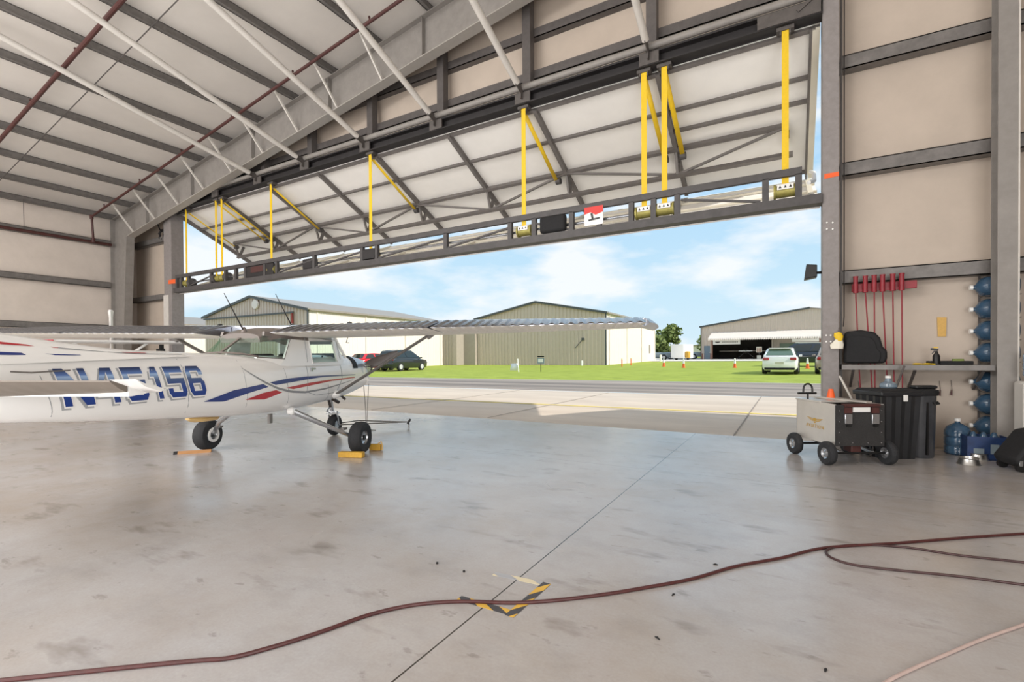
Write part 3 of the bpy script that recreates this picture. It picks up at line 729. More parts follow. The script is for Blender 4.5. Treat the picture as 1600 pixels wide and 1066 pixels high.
# nose gear
nt_ = MB().lathe([(.07,-.05),(.12,-.065),(.155,-.06),(.175,-.03),(.178,0),(.175,.03),(.155,.06),(.12,.065),(.07,.05)],28,(0,1.47,.178),'x',False).build('nose_tire','rubber',PL)
MB().lathe([(.0,-.04),(.07,-.05),(.07,.05),(.0,.04)],18,(0,1.47,.178),'x').build('wheel_hub','silver',nt_)
ng = MB().tube([(0,1.33,.78),(0,1.40,.42)],.03,10).bar((-.085,1.41,.40),(.085,1.41,.40),.05,.04).bar((.08,1.41,.42),(.08,1.47,.17),.03,.016,(1,0,0)).bar((-.08,1.41,.42),(-.08,1.47,.17),.03,.016,(1,0,0))
ng.tube([(0,1.33,.5),(0,1.22,.44),(0,1.36,.38)],.012,6).build('nose_strut','silver',PL)
MB().tube([(.03,1.2,.7),(.05,1.25,.5)],.022,8).build('exhaust_pipe','prop',PL)
MB().loft([[Vector((.10*math.cos(t)*q_, y, .385-.005+.02*math.sin(t)*q_)) for t in [2*PI*i/12 for i in range(12)]] for y,q_ in ((1.28,.4),(1.34,.9),(1.5,.9),(1.58,.4))]).build('nose_fender','plane_white',PL)
# belly fairing, exhaust, steps
MB().loft([[Vector((.10*q_*math.cos(t)-.1, y, z+.035*q_*math.sin(t))) for t in [2*PI*i/12 for i in range(12)]] for y,q_,z in ((-1.55,.3,.655),(-1.45,1,.64),(-1.2,1,.63),(-1.1,.3,.635))]).build('belly_fairing','tan',PL,label='tan rounded belly fairing')
MB().tube([(.35,.78,.68),(.38,.9,.62)],.028,8).tube([(.3,1.15,.7),(.34,1.2,.64)],.02,8).build('drain_pipe','prop',PL)
MB().box((.28,-.72,.50),(.31,-.66,.62)).build('belly_step','gray_paint',PL)
# antennas
for (x,y,z,y2,z2) in ((0,-.76,1.66,-1.10,2.10),(0,.62-.35,1.78,-.12,2.22)):
    a_ = MB().tube([(x,y,z),(x,y2,z2)],[.010,.004],6).build('whip_antenna','cord',PL)
    MB().lathe([(.045,-.03),(.03,.02),(.012,.06)],10,(x,y,z)).build('antenna_base','plane_roof_shaded',a_)
MB().tube([(.9,.2,1.62),(.9,.15,1.54),(.9,.22,1.54)],.006,6).build('pitot_tube','gray_paint',PL)
# tail
def tailfoil(x, yl, yt, z, t): return [Vector((x, yl-(yl-yt)*(1-math.cos(PI*i/8))/2, z+sg*t*math.sin(PI*min(1,.15+.85*i/8))*.5*(0 if i in (0,8) else 1))) for sg,rng in ((1,range(9)),(-1,range(7,0,-1))) for i in rng]
for s_ in (1,-1):
    st_=[]
    for x in (.08,.7,1.3,1.46):
        le=-3.25-.25*x/1.46; hz=.05-.01*x/1.46
        st_.append([Vector((s_*x,y,z)) for y,z in ((le,1.13),(le-.03,1.15),(le-.2,1.135+hz*.75),(-3.72,1.13+hz*.6),(-3.72,1.13-hz),(le-.2,1.13-hz),(le-.03,1.11))])
    MB().loft(st_).build('stabilizer','plane_white',PL)
    el=[]; N_=41
    for i in range(N_):
        x=.12+1.34*i/(N_-1); k=x/1.46; b=[0,1,1,0][i%4]*.004; te=-4.14+.30*k**1.5; tz=1.212-.018*k
        el.append([Vector((s_*x,-3.73,1.165)),Vector((s_*x,te*.6-3.73*.4,1.165*.4+tz*.6+b)),Vector((s_*x,te,tz)),Vector((s_*x,te,tz-.008)),Vector((s_*x,te*.5-3.73*.5,(1.066+.05*k)*.5+tz*.5-.012-b)),Vector((s_*x,-3.73,1.066+.05*k))])
    MB().loft(el).build('elevator','elevator_shaded',PL,label='elevator tilted up, its shade painted in as grey',sharp=14)
    MB().loft([[Vector((s_*x,y,z+dz_)) for y,z in ((-3.50-q_,1.128),(-3.6,1.145-q_*.1),(-3.72,1.18-q_*.1),(-3.86+q_,1.2),(-3.72,1.145+q_*.1),(-3.6,1.105+q_*.1))] for x,q_,dz_ in ((1.475,0,0),(1.53,.02,0),(1.57,.08,0))]).build('elevator_horn','plane_white',PL)
fn = []
def fin(z, yl, yt, t):
    return [Vector((sg*t*.5*math.sin(PI*min(1,.12+.88*i/8))*(0 if i in (0,8) else 1), yl-(yl-yt)*i/8, z)) for sg,rng in ((1,range(9)),(-1,range(7,0,-1))) for i in rng]
MB().loft([fin(1.3,-3.9,-4.62,.1),fin(1.6,-4.05,-4.72,.1),fin(2.2,-4.5,-4.92,.08),fin(2.5,-4.72,-5.02,.06),fin(2.54,-4.8,-5.0,.03)]).build('fin','plane_white',PL)
MB().loft([fin(1.2,-4.64,-5.05,.07),fin(1.7,-4.76,-5.22,.07),fin(2.2,-4.94,-5.32,.06),fin(2.52,-5.04,-5.36,.04)]).build('rudder','plane_white',PL)
# dorsal fairing
dorsal = [(-1.95,1.40,.30),(-2.3,1.405,.29),(-2.6,1.425,.26),(-3.0,1.47,.22),(-3.4,1.525,.18),(-3.8,1.60,.13),(-4.1,1.72,.09)]
dg = []
for y, zt, w in dorsal:
    zb = sec(y)[2]-.05
    dg.append([Vector((w,y,zb)),Vector((w*.72,y,zb+(zt-zb)*.45)),Vector((w*.3,y,zb+(zt-zb)*.88)),Vector((.0,y,zt)),Vector((-w*.3,y,zb+(zt-zb)*.88)),Vector((-w*.72,y,zb+(zt-zb)*.45)),Vector((-w,y,zb))])
MB().loft(dg).build('dorsal_fairing','plane_white',PL,sharp=60)
def dside(y, f):
    for (a,za,wa),(b,zb_,wb) in zip(dorsal, dorsal[1:]):
        if b <= y <= a:
            k=(a-y)/(a-b); zt=za+(zb_-za)*k; w=wa+(wb-wa)*k; zb=sec(y)[2]-.05
            if f < .45: g=f/.45; return Vector((w*(1-g*.28)+.004,y,zb+(zt-zb)*f))
            g=(f-.45)/.43; return Vector((w*(.72-.42*g)+.004,y,zb+(zt-zb)*f+.003))
    return Vector((.1,y,1.5))
def dstripe(y0,y1,f0,f1,g0,g1,mt,name):
    n=12; vs=[];fs=[]
    for i in range(n+1):
        y=y0+(y1-y0)*i/n; k=i/n
        vs += [dside(y,f0+(f1-f0)*k), dside(y,g0+(g1-g0)*k)]
        if i: fs.append((2*i-2,2*i-1,2*i+1,2*i))
    MB().add(vs,fs).build(name,mt,PL)
dstripe(-2.75,-4.0,.30,.24,.31,.40,'navy','blue_stripe')
dstripe(-3.05,-4.0,.60,.56,.63,.70,'redpaint','red_stripe')
dstripe(-2.33,-2.55,.52,.5,.60,.6,'redpaint','red_stripe')
dstripe(-1.98,-3.05,.36,.60,.42,.64,'stripe_gray','gray_line')
MB().tube([Vector((sx(y,z)+.003,y,z)) for y,z in ((-3.42,1.235),(-3.3,1.225),(-3.05,1.235))],.006,6).build('tail_seam','gray_paint',PL)
# painted side stripes: outlines as (y, z)
def onskin(y, z, s_, off=.004): return Vector((s_*(sx(y,z)+off), y, z))
def band(top, low, s_, mt, name, n=24):
    def samp(pl, t):
        L_=[0]
        for (a,b),(c,d) in zip(pl,pl[1:]): L_.append(L_[-1]+math.hypot(c-a,d-b))
        x=t*L_[-1]
        for i in range(len(pl)-1):
            if x <= L_[i+1]+1e-9:
                k=(x-L_[i])/max(1e-9,L_[i+1]-L_[i]); return pl[i][0]+(pl[i+1][0]-pl[i][0])*k, pl[i][1]+(pl[i+1][1]-pl[i][1])*k
        return pl[-1]
    rows=[]
    for i in range(n+1):
        a=samp(top,i/n); b=samp(low,i/n)
        rows.append([(a[0]+(b[0]-a[0])*j/3,a[1]+(b[1]-a[1])*j/3) for j in range(4)])
    vs=[onskin(y,z,s_) for r in rows for y,z in r]; fs=[(i*4+j,i*4+j+1,i*4+j+5,i*4+j+4) for i in range(n) for j in range(3)]
    MB().add(vs,fs).build(name,mt,PL)
for s_ in (1,-1):
    band([(-1.848,.88),(-1.48,.972),(-1.044,1.017)],[(-1.848,.878),(-1.597,.858),(-1.277,.925),(-.957,.977)],s_,'navy','blue_stripe')
    band([(-.932,1.031),(-.632,1.062),(-.223,1.075),(.261,1.07),(1.30,1.05)],[(-.833,.994),(-.224,1.031),(.208,1.052),(1.30,1.04)],s_,'navy','blue_stripe')
    band([(-1.306,.853),(-1.054,.909),(-.826,.93)],[(-1.306,.851),(-1.007,.831),(-.714,.894)],s_,'redpaint','red_stripe')
    band([(-.652,.947),(-.113,.986),(.396,1.002),(1.275,1.012)],[(-.498,.921),(-.113,.946),(.423,.979),(1.275,.995)],s_,'redpaint','red_stripe')
    gl=[(-1.343,1.214),(-1.203,1.131),(-1.02,1.039),(-.791,.949),(-.539,.89),(-.226,.861),(.258,.876),(.691,.914),(1.2,.965)]
    band([(y,z+.003+.011*math.sin(PI*i/8)) for i,(y,z) in enumerate(gl)],[(y,z-.003-.011*math.sin(PI*i/8)) for i,(y,z) in enumerate(gl)],s_,'stripe_gray','gray_stripe',40)
    for yy, z0, z1 in ((-1.25,.70,1.3),(-.55,.68,1.2),(-3.15,.88,1.2),(-2.0,.78,1.32),(.45,.68,.95)):
        MB().tube([onskin(yy-.1*(k/8),z0+(z1-z0)*k/8,s_,.0005) for k in range(9)],.0025,4,False).build('skin_seam','stripe_gray',PL)
# registration number, block numerals
GL = {'N':[[(0,0),(.24,0),(.24,1),(0,1)],[(.76,0),(1,0),(1,1),(.76,1)],[(.0,1),(.30,1),(1,0),(.70,0)]],
 '4':[[(.58,0),(.84,0),(.84,1),(.58,1)],[(0,.22),(1,.22),(1,.44),(0,.44)],[(0,.44),(.24,.44),(.66,1),(.42,1)]],
 '5':[[(.03,.80),(.98,.80),(.98,1),(.03,1)],[(.03,.48),(.27,.48),(.27,.82),(.03,.82)],[(.03,.45),(.85,.45),(.98,.62),(.03,.62)],[(.74,.15),(1,.15),(.98,.62),(.74,.6)],[(.12,0),(.86,0),(1,.16),(0,.18)],[(0,.12),(.25,.14),(.25,.3),(0,.3)]],
 '1':[[(.40,0),(.72,0),(.72,1),(.40,1)],[(.12,.70),(.42,.84),(.42,1),(.36,1)],[(.12,.70),(.42,.70),(.42,.86),(.25,.88)]],
 '6':[[(0,.14),(.26,.14),(.26,.86),(0,.86)],[(0,.84),(1,.84),(.86,1),(.14,1)],[(.74,.70),(1,.70),(1,.86),(.74,.86)],[(.1,.42),(.98,.42),(.86,.60),(.1,.60)],[(.74,.14),(1,.14),(1,.48),(.74,.5)],[(.14,0),(.86,0),(1,.16),(0,.16)]]}
def glyphs(du, dv, off, mt, name, grow=0.):
    mb = MB()
    text='N45156'; adv=[1.12,1.02,1.0,.72,1.0,.95]; tot=sum(adv); cur=0
    for ch,a in zip(text,adv):
        for q_ in GL[ch]:
            cx_=sum(p[0] for p in q_)/4; cy_=sum(p[1] for p in q_)/4
            g=[(p[0]+grow*(1 if p[0]>cx_ else -1)*.9, p[1]+grow*(1 if p[1]>cy_ else -1)) for p in q_]
            n=5; vs=[]
            for i in range(n+1):
                for j in range(n+1):
                    s0,t0=i/n,j/n
                    u=(1-s0)*(1-t0)*g[0][0]+s0*(1-t0)*g[1][0]+s0*t0*g[2][0]+(1-s0)*t0*g[3][0]
                    v=(1-s0)*(1-t0)*g[0][1]+s0*(1-t0)*g[1][1]+s0*t0*g[2][1]+(1-s0)*t0*g[3][1]
                    z=.95+.30*(v+dv); y=-3.085+1.30*((cur+.85*a*u)/tot)-.085*v+du
                    vs.append(onskin(y,z,1,off))
            mb.add(vs,[(i*(n+1)+j,i*(n+1)+j+1,(i+1)*(n+1)+j+1,(i+1)*(n+1)+j) for i in range(n) for j in range(n)])
        cur+=a
    return mb.build(name,mt,PL)
glyphs(-.014,-.055,.003,'num_shadow','number_shadow',.035)
glyphs(0,0,.0045,'plane_white','number_outline',.045)
o=glyphs(0,0,.006,'number_blue','registration_number'); o['label']='blue registration number N45156'

# things around the airplane
def pl_world(x,y,z):
    c,s=math.cos(.382216),math.sin(.382216); return Vector((-6.2409+c*x-s*y,4.2895+s*x+c*y,z))
p=pl_world(1.17,-.26,0)
t=thing('wheel_chock','yellow wooden chock behind the near main wheel with cord','chock',p,.382)
MB().box((-.17,-.045,0),(.17,.045,.075)).build('block','wood_yellow',t,bevel=.008)
p2=pl_world(1.30,.24,0)
t=thing('wheel_chock','small yellow chock with knotted cord in front of the near main wheel','chock',p2,.382)
MB().box((-.1,-.03,0),(.07,.03,.09)).build('block','wood_yellow',t,bevel=.01)
MB().tube([(.02,0,.09),(.06,.03,.12),(.09,.0,.07),(.1,-.03,.008)],.01,6).build('cord','tan',t)
p=pl_world(-1.17,-.24,0)
t=thing('wheel_chock','long brown wooden stick chocking the far main wheel','chock',p,.9)
MB().prism([(-.035,0),(.035,0),(0,.04)],lambda a,b,d:(d,a,b),-.20,.20).build('stick','wood',t)
MB().prism([(-.036,0),(.036,0),(0,.041)],lambda a,b,d:(d,a,b),-.25,-.20).build('dark_end','softblack',t)
t=thing('tow_bar','thin grey forked tow bar clamped to the nose wheel','tow bar',pl_world(0,1.47,0),.382)
e=Vector((.95,1.05,.10))
MB().tube([(.10,0,.18),e],.011,6).build('arm','gray_paint',t); MB().tube([(-.10,0,.18),(.1,.7,.16),e],.011,6).build('arm','gray_paint',t)
MB().tube([e+Vector((-.02,-.02,-.04)),e+Vector((.02,.02,.05))],.022,8).build('handle','black',t)
MB().tube([e+Vector((0,0,-.03)),e+Vector((0,0,-.1))],.01,6).build('foot','gray_paint',t)
t=thing('rope','pair of thin grey cords hanging from cowling to the floor','rope',pl_world(.33,1.95,0),.382)
for d in (0,.06): MB().tube([(d*1.6-.02,0,.86),(d*.6,.03,.4),(d*.2,.05,.02),(d+.1,.1,.006)],.006,6).build('strand','gray_paint',t)

# second aircraft: only its tail shows behind the striped airplane
T=thing('parked_aircraft','small white aircraft tail showing behind the striped airplane, by left wall','airplane',(-17.0,6.3,0),math.radians(68))
# local +y = nose (towards the left wall), tail near the origin
MB().loft([[Vector((w*math.cos(t),y,zc+h_*math.sin(t))) for t in [2*PI*i/16 for i in range(16)]] for y,w,zc,h_ in ((.3,.05,1.15,.06),(1.2,.12,1.1,.12),(2.2,.3,1.0,.3),(2.8,.42,.95,.42),(3.5,.40,.9,.38),(3.9,.15,.85,.15))]).build('fuselage','plane_white',T)
MB().loft([tailfoil(x,.55,-.1,1.845,.12) for x in (-2.0,-1.9,0,1.6,1.7)]).build('tailplane','plane_white',T)
MB().loft([fin(1.2,.9,.0,.09),fin(1.9,.7,.0,.09),fin(2.55,.3,-.05,.10),fin(2.72,.2,-.05,.14),fin(2.76,.15,.0,.1)]).build('fin','plane_white',T)
for x in (-1.,1.): MB().tube([(x*.9,.2,1.86),(x*.1,.3,1.2)],.035,8).build('tail_brace','white',T)
MB().cbox((-1.35,-.12,1.84),(.3,.05,.07)).build('red_tab','redpaint',T)
for x in (-.9,.9):
    w=MB().lathe([(.06,-.06),(.15,-.07),(.18,0),(.15,.07),(.06,.06)],20,(x,2.7,.18),'x',False).build('tire','rubber',T)
    MB().lathe([(.0,-.05),(.07,-.05),(.07,.05),(.0,.05)],12,(x,2.7,.18),'x').build('wheel_hub','silver',w)
    MB().tube([(x*.35,2.7,.7),(x*.95,2.7,.2)],.03,8).build('gear_leg','silver',T)
w=MB().lathe([(.04,-.04),(.09,-.05),(.11,0),(.09,.05),(.04,.04)],16,(0,.3,.11),'x',False).build('tail_tire','rubber',T)
MB().tube([(0,.3,.12),(0,.5,1.08)],.025,8).build('tail_wheel_leg','silver',T)
c=wal(251,548,7.9)
t=thing('tripod_lamp','small dark work lamp on pale stand beside the left door column','lamp',(c.x,7.9,0))
MB().cbox((0,0,1.62),(.34,.12,.10)).cbox((.1,-.02,1.72),(.1,.1,.16)).build('lamp_head','softblack',t,bevel=.01)
MB().tube([(0,0,1.6),(0,0,.75)],.04,8).build('stand_pole','silver',t)
for a in (0,2.1,4.2): MB().tube([(0,0,.8),(.35*math.cos(a),.35*math.sin(a),.01)],.018,6).build('leg','silver',t)

# ================================================================== RIGHT-HAND CORNER
# cart
ca=math.radians(29.5); CX,CY=.4745,6.91
K=thing('tow_cart','stainless tool cart on four black tires with gold AVIATION lettering','cart',(CX,CY,0),ca)
W_,L_,Z0,Z1=.58,.80,.235,.735
side=MB().box((0,.012,Z0),(.012,L_,Z1)).build('side_panel','steel_box',K)
MB().box((W_-.012,.012,Z0),(W_,L_,Z1)).build('side_panel','steel_box',K)
MB().box((0,L_-.012,Z0),(W_,L_,Z1)).build('rear_panel','steel_box',K)
fp=MB().box((0,0,Z0),(W_,.012,Z1-.01)).build('front_panel','diamond',K,label='black textured front panel')
MB().box((0.012,.012,Z0),(W_-.012,L_-.012,Z0+.012)).build('bottom_panel','steel_box',K)
MB().box((-.01,.28,Z1-.006),(W_+.01,L_+.01,Z1+.014)).build('lid','steel_box',K,bevel=.004)
MB().box((.05,.02,Z1-.05),(W_-.05,.28,Z1-.04)).build('inner_tray','diamond',K)
rv=MB()
for x in (.04,.2,.38,.54): rv.lathe([(.007,-.006),(.007,.0)],8,(x,0,.275),'y')
for z in (.40,.53,.66):
    for x in (.04,.54): rv.lathe([(.007,-.006),(.007,.0)],8,(x,0,z),'y')
rv.build('rivets','silver',fp)
for x in (.145,.465):
    l=MB().box((x-.045,-.02,.50),(x+.045,0,.62)).build('latch','silver',K,bevel=.006)
    MB().box((x-.025,-.03,.47),(x+.025,-.008,.5)).build('hook','black',l); MB().box((x-.045,-.012,.63),(x+.045,0,.70)).build('red_bracket','rust_pipe',l)
MB().box((.20,-.014,.645),(.40,-.002,.70)).build('label_plate','white',K)
MB().box((.1,-.02,.71),(.52,.05,.74)).build('red_rim','rust_pipe',K)
MB().tube([(.03,.6,Z1+.01),(.03,.6,Z1+.1)],.012,8).tube([(-.10,.6,Z1+.09),(.14,.6,Z1+.09)],.014,8).tube([(-.03+.06*(1-math.cos(a)),.6,Z1+.09+.075*math.sin(a)+.05*min(1,math.sin(a)*3)) for a in [PI*i/12 for i in range(13)]],.012,8).build('lifting_handle','black',K)
MB().bar((W_*.4,.75,Z1+.03),(W_*.75,.05,Z1+.02),.09,.018).build('tool_tray','steel_box',K)
# gold emblem and lettering
cu_=bpy.data.curves.new('t','FONT'); cu_.body='AVIATION'; cu_.size=.062; cu_.space_character=1.35; cu_.align_x='CENTER'; cu_.extrude=.0008
to=bpy.data.objects.new('t',cu_); C.objects.link(to); dg_=bpy.context.evaluated_depsgraph_get(); tm=bpy.data.meshes.new_from_object(to.evaluated_get(dg_)); bpy.data.objects.remove(to)
tm.materials.clear(); tm.materials.append(M['gold'])
lo=bpy.data.objects.new('lettering',tm); C.objects.link(lo); lo.parent=side; lo['label']='gold AVIATION lettering'
lo.rotation_euler=(PI/2,0,-PI/2); lo.location=(-.002,.40,.40)
em=MB()
def ey(u,v): return (-.003,.40-u,.505+v)
for s_ in (1,-1):
    for k in range(3):
        em.quad(ey(s_*.03,.012-.014*k),ey(s_*(.16-.03*k),.022-.016*k),ey(s_*(.15-.03*k),.012-.016*k),ey(s_*.03,.004-.014*k))
em.quad(*[ey(.035*math.cos(a),-.002+.022*math.sin(a)) for a in [2*PI*i/14 for i in range(14)]])
em.quad(ey(-.03,-.028),ey(.03,-.028),ey(.012,-.045),ey(-.012,-.045))
em.build('wing_emblem','gold',side,label='gold winged emblem')
for x,y,nm in ((-.06,.12,''),(.66,.12,''),(-.06,.80,''),(.66,.80,'')):
    ty=MB().lathe([(.065,-.035),(.1,-.045),(.13,-.04),(.143,-.015),(.143,.015),(.13,.04),(.1,.045),(.065,.035)],26,(x,y-.06,.143),'x',False).build('tire','rubber',K)
    MB().lathe([(.0,-.025),(.02,-.035),(.045,-.022),(.066,-.036),(.066,.036),(.045,.022),(.02,.035),(.0,.025)],18,(x,y-.06,.143),'x').build('wheel_hub','silver',ty)
for y in (.06,.74): MB().tube([(-.05,y,.143),(.65,y,.143)],.015,8).build('axle','black',K)
MB().bar((.1,.06,.15),(.1,.7,.24),.04,.03).bar((.48,.06,.15),(.48,.7,.24),.04,.03).build('frame','silver',K)
MB().box((.22,.05,.15),(.34,.2,.235)).build('gearbox','rust_pipe',K,bevel=.01)
c=K.matrix_basis@Vector((.30,.55,Z1+.014))
t=thing('traffic_cone','small orange cone standing on the lid of the tool cart','cone',c)
MB().lathe([(.055,0),(.052,.01),(.03,.12),(.026,.135),(.0,.137)],18).build('cone_body','orange',t)

# rubbish bins
t=thing('rubbish_bin','tall black ribbed plastic bin behind the tool cart','bin',(1.10,7.90,0),ca)
bn=[]
for z,s_ in ((0,.82),(.03,.84),(.70,.98),(.82,1.)):
    pts=[]
    for sd in range(4):
        for k in range(8):
            u=-1+2*k/8; rr=1.0-(.06 if k%2 else 0)
            x,y={0:(u,-rr),1:(rr,u),2:(-u,rr),3:(-rr,-u)}[sd]
            pts.append(Vector((x*.245*s_,y*.24*s_,z)))
    bn.append(pts)
MB().loft(bn).build('bin_body','bin_black',t,sharp=20)
MB().box((-.27,-.265,.80),(.27,.265,.86)).build('rim','bin_black',t,bevel=.015)
MB().loft([[Vector((x*.25*q_,y*.24*q_,z)) for x,y in ((-1,-1),(1,-1),(1,1),(-1,1))] for z,q_ in ((.86,1),(.885,.9),(.89,.5))]).build('liner','softblack',t)
MB().box((-.0,-.275,.74),(.055,-.262,.82)).build('paper_tag','white',t,bevel=.006)
t=thing('rubbish_bin','grey-sheened round black bin beside the ribbed bin, handle on lid','bin',(1.44,8.10,0),ca)
MB().lathe([(.0,0),(.165,0),(.175,.03),(.195,.80),(.20,.82),(.0,.82)],26).build('bin_body','bin_gray',t)
MB().lathe([(.21,.80),(.22,.83),(.215,.87),(.17,.885),(.0,.89)],26).build('lid','softblack',t)
MB().box((-.13,-.15,.885),(.15,-.02,.93)).build('lid_tray','bin_black',t,bevel=.02)
MB().tube([(.05,-.19,.72),(.05,-.215,.70),(.14,-.17,.70),(.14,-.14,.72)],.012,6).build('handle','black',t)
MB().box((-.035,-.198,.05),(-.015,-.17,.72)).build('strap','black',t)
t=thing('glass_jug','squat clear jug with white cap on the ribbed bin','jug',K.matrix_basis@Vector((0,0,0)))
t.location=(1.12,7.95,.89)
MB().lathe([(.0,0),(.085,0),(.10,.02),(.09,.06),(.04,.09),(.03,.13),(.0,.13)],20).build('jug_body','jugclear',t); MB().lathe([(.033,.128),(.033,.16),(.0,.162)],14).build('cap','white',t)
# leaning handles
for a,b,lab,mt in (((1312,588),(1333,628),'pale broom handle leaning behind the tool cart','brace'),((1413,572),(1398,612),'dark broom handle leaning on wall above the bins','steel_dark')):
    p=wal(*a,8.4); q=wal(*b,8.2); d=(q-p); e=p+d*(p.z/(p.z-q.z)); 
    t=thing('broom_handle',lab,'handle',e)
    MB().tube([p-e,Vector((0,0,.01))],.014,8).build('stick',mt,t)

# shelf
t=thing('wall_shelf','long grey steel shelf on the wall right of the door','shelf',(1.5,8.8,1.15))
MB().box((.66,8.5,1.115),(2.30,8.98,1.185)).build('board','galv',t,(1.5,8.8,1.15))
for x in (.8,1.5,2.2): MB().bar((x,8.97,.85),(x,8.55,1.115),.03,.03).build('bracket','steel_dark',t,(1.5,8.8,1.15))
# black padded cover on the shelf
y=8.62
pl=[(1319,568),(1319,522),(1325,518),(1345,516),(1366,519),(1375,528),(1379,542),(1386,548),(1386,560),(1382,568)]
q=[wal(a,b,y) for a,b in pl]; zb=1.187
t=thing('padded_cover','black padded seat-shaped cover standing on the shelf','cover',(q[0].x+.2,y,zb))
MB().prism([(v.x-q[0].x-.2,max(0,v.z-zb)) for v in q],lambda a,b,d:(a,d,b),-.05,.12).build('shell','softblack',t,bevel=.03)
MB().prism([((v.x-q[0].x-.2)*.8-.02,max(.03,(v.z-zb)*.8+.02)) for v in q],lambda a,b,d:(a,d,b),-.065,-.05).build('front_pad','softblack',t,bevel=.01)
# rack of red rods
RY=8.74
ra_,rb_=wal(1331,449,RY),wal(1433,440,RY)
o=thing('rod_rack','red steel rack rail screwed to the wall girt holding six rods','rack',(ra_+rb_)/2); oo=tuple((ra_+rb_)/2)
zr=(wal(1337,447,RY).z+wal(1420,442,RY).z)/2
MB().box((ra_.x,RY,zr-.08),(rb_.x,RY+.05,zr+.03)).build('rail','redrod',o,oo,bevel=.005)
MB().box((ra_.x+.02,RY-.02,zr-.09),(rb_.x-.14,RY,zr-.05)).build('lip','redrod',o,oo)
PEG=[(1337,1345),(1352,1363),(1366,1367),(1379,1387),(1395,1397),(1409,1410)]
for i,(a,b) in enumerate(PEG):
    p=wal(a,447,RY-.055); q=wal(b,612 if i!=0 else 628,RY-.055); lowz=.52 if i<3 else .72
    zt=zr+.12
    t=thing('red_rod',f'thin dark red rod with thick red grip hanging from wall rack, {ORD[i]} from the left','rod',(p.x,RY-.055,zr),0,'red rods on the rack')
    k=(q.x-p.x)/(p.z-q.z)
    MB().tube([(0,0,-.1),(0,0,.13)],.03,14).tube([(0,0,.12),(0,0,.135)],.034,14).tube([(0,0,-.11),(0,0,-.09)],.033,14).build('grip','redrod',t)
    MB().tube([(0,0,-.1),(k*(zr-lowz),0,lowz-zr)],.009,8).build('rod','redrod',t)
# items on the shelf
p=wal(1463,560,8.7)
t=thing('spray_bottle','black trigger spray bottle standing on the shelf','bottle',(p.x,8.7,1.187))
MB().lathe([(.0,0),(.04,0),(.042,.015),(.042,.12),(.02,.16),(.014,.19),(.0,.19)],16).build('bottle_body','black',t)
MB().bar((.02,0,.205),(-.06,0,.215),.02,.03).bar((-.02,0,.19),(-.045,0,.15),.01,.012).build('trigger_head','black',t); MB().cbox((-.005,0,.235),(.05,.02,.012)).build('yellow_cap','yellow',t)
for px,lab in ((1433,'crumpled yellow glove lying on the shelf, left one'),(1448,'crumpled yellow glove on the shelf beside the spray bottle')):
    p=wal(px,567,8.56); t=thing('yellow_glove',lab,'glove',(p.x,8.56,1.187),.4)
    MB().loft([[Vector((x,w*math.cos(a),.012+h_*math.sin(a))) for a in [2*PI*i/8 for i in range(8)]] for x,w,h_ in ((-.05,.015,.008),(-.02,.03,.012),(.02,.028,.012),(.05,.012,.008))]).build('palm','yellow',t)
    for yy in (-.02,0,.02): MB().tube([(.04,yy*.6,.012),(.085,yy*1.6,.01)],.008,6).build('finger','yellow',t)
p=wal(1495,565,8.8)
t=thing('tool_tray','low dark tray of odds and ends on the shelf by water jugs','tray',(p.x-.05,8.8,1.187))
MB().box((-.26,-.1,0),(.2,.1,.05)).build('tray','softblack',t,bevel=.008); MB().cbox((.05,-.05,.06),(.12,.06,.04)).build('green_rag','leaf',t,bevel=.01)
q=[wal(a,b,8.985) for a,b in ((1464,496),(1479,496),(1478,526),(1465,526))]
o=MB().add([v-Vector((0,.004,0)) for v in q]+[v for v in q],[(0,1,2,3),(7,6,5,4),(0,4,5,1),(1,5,6,2),(2,6,7,3),(3,7,4,0)]).build('paper_note','paper',None,(q[0].x,8.985,q[0].z)); tag(o,'plain tan paper sheet stuck on the wall above the spray bottle','paper')
# water jugs lying in the wall rack
def jug(name,label,loc,group,up=False,mt='water'):
    t=thing(name,label,'jug',loc,0,group)
    prof=[(.0,0),(.115,0),(.138,.02),(.138,.10),(.128,.115),(.138,.13),(.138,.22),(.128,.235),(.138,.25),(.136,.31),(.11,.37),(.045,.41),(.028,.42),(.028,.465),(.0,.465)]
    if up:
        MB().lathe(prof,22).build('jug_body',mt,t); MB().lathe([(.033,.44),(.033,.475),(.0,.475)],14).build('cap','white',t)
    else:
        MB().lathe([(r,-h_) for r,h_ in prof],22,(0,0,0),'x').build('jug_body',mt,t); MB().lathe([(.033,-.44),(.033,-.475),(.0,-.475)],14,(0,0,0),'x').build('cap','white',t)
    return t
for i,(py,w) in enumerate(((458,'topmost'),(491,'second from the top'),(521,'third from the top'),(551,'just above the shelf'),(590,'just below the shelf'),(624,'second below the shelf'),(655,'lowest in the rack'))):
    z=[2.235,1.935,1.64,1.345,.955,.655,.355][i]
    jug('water_jug',f'blue water jug lying in wall rack behind the column, {w}',(2.60,8.835,z),'water jugs in the wall rack')
t=thing('jug_rack','narrow dark wire rack holding the stacked water jugs','rack',(2.45,8.98,0))
rk=MB()
for x in (2.26,2.60): rk.box((x-.01,8.97,.2),(x+.01,8.99,2.4))
rk.build('uprights','steel_dark',t,(2.45,8.98,0))
for z in (.37,.66,.955,1.36,1.65,1.945,2.245):
    MB().tube([(2.26,8.98,z-.138),(2.26,8.72,z-.138),(2.60,8.72,z-.138),(2.60,8.98,z-.138)],.006,6).build('cradle','steel_dark',t,(2.45,8.98,0))
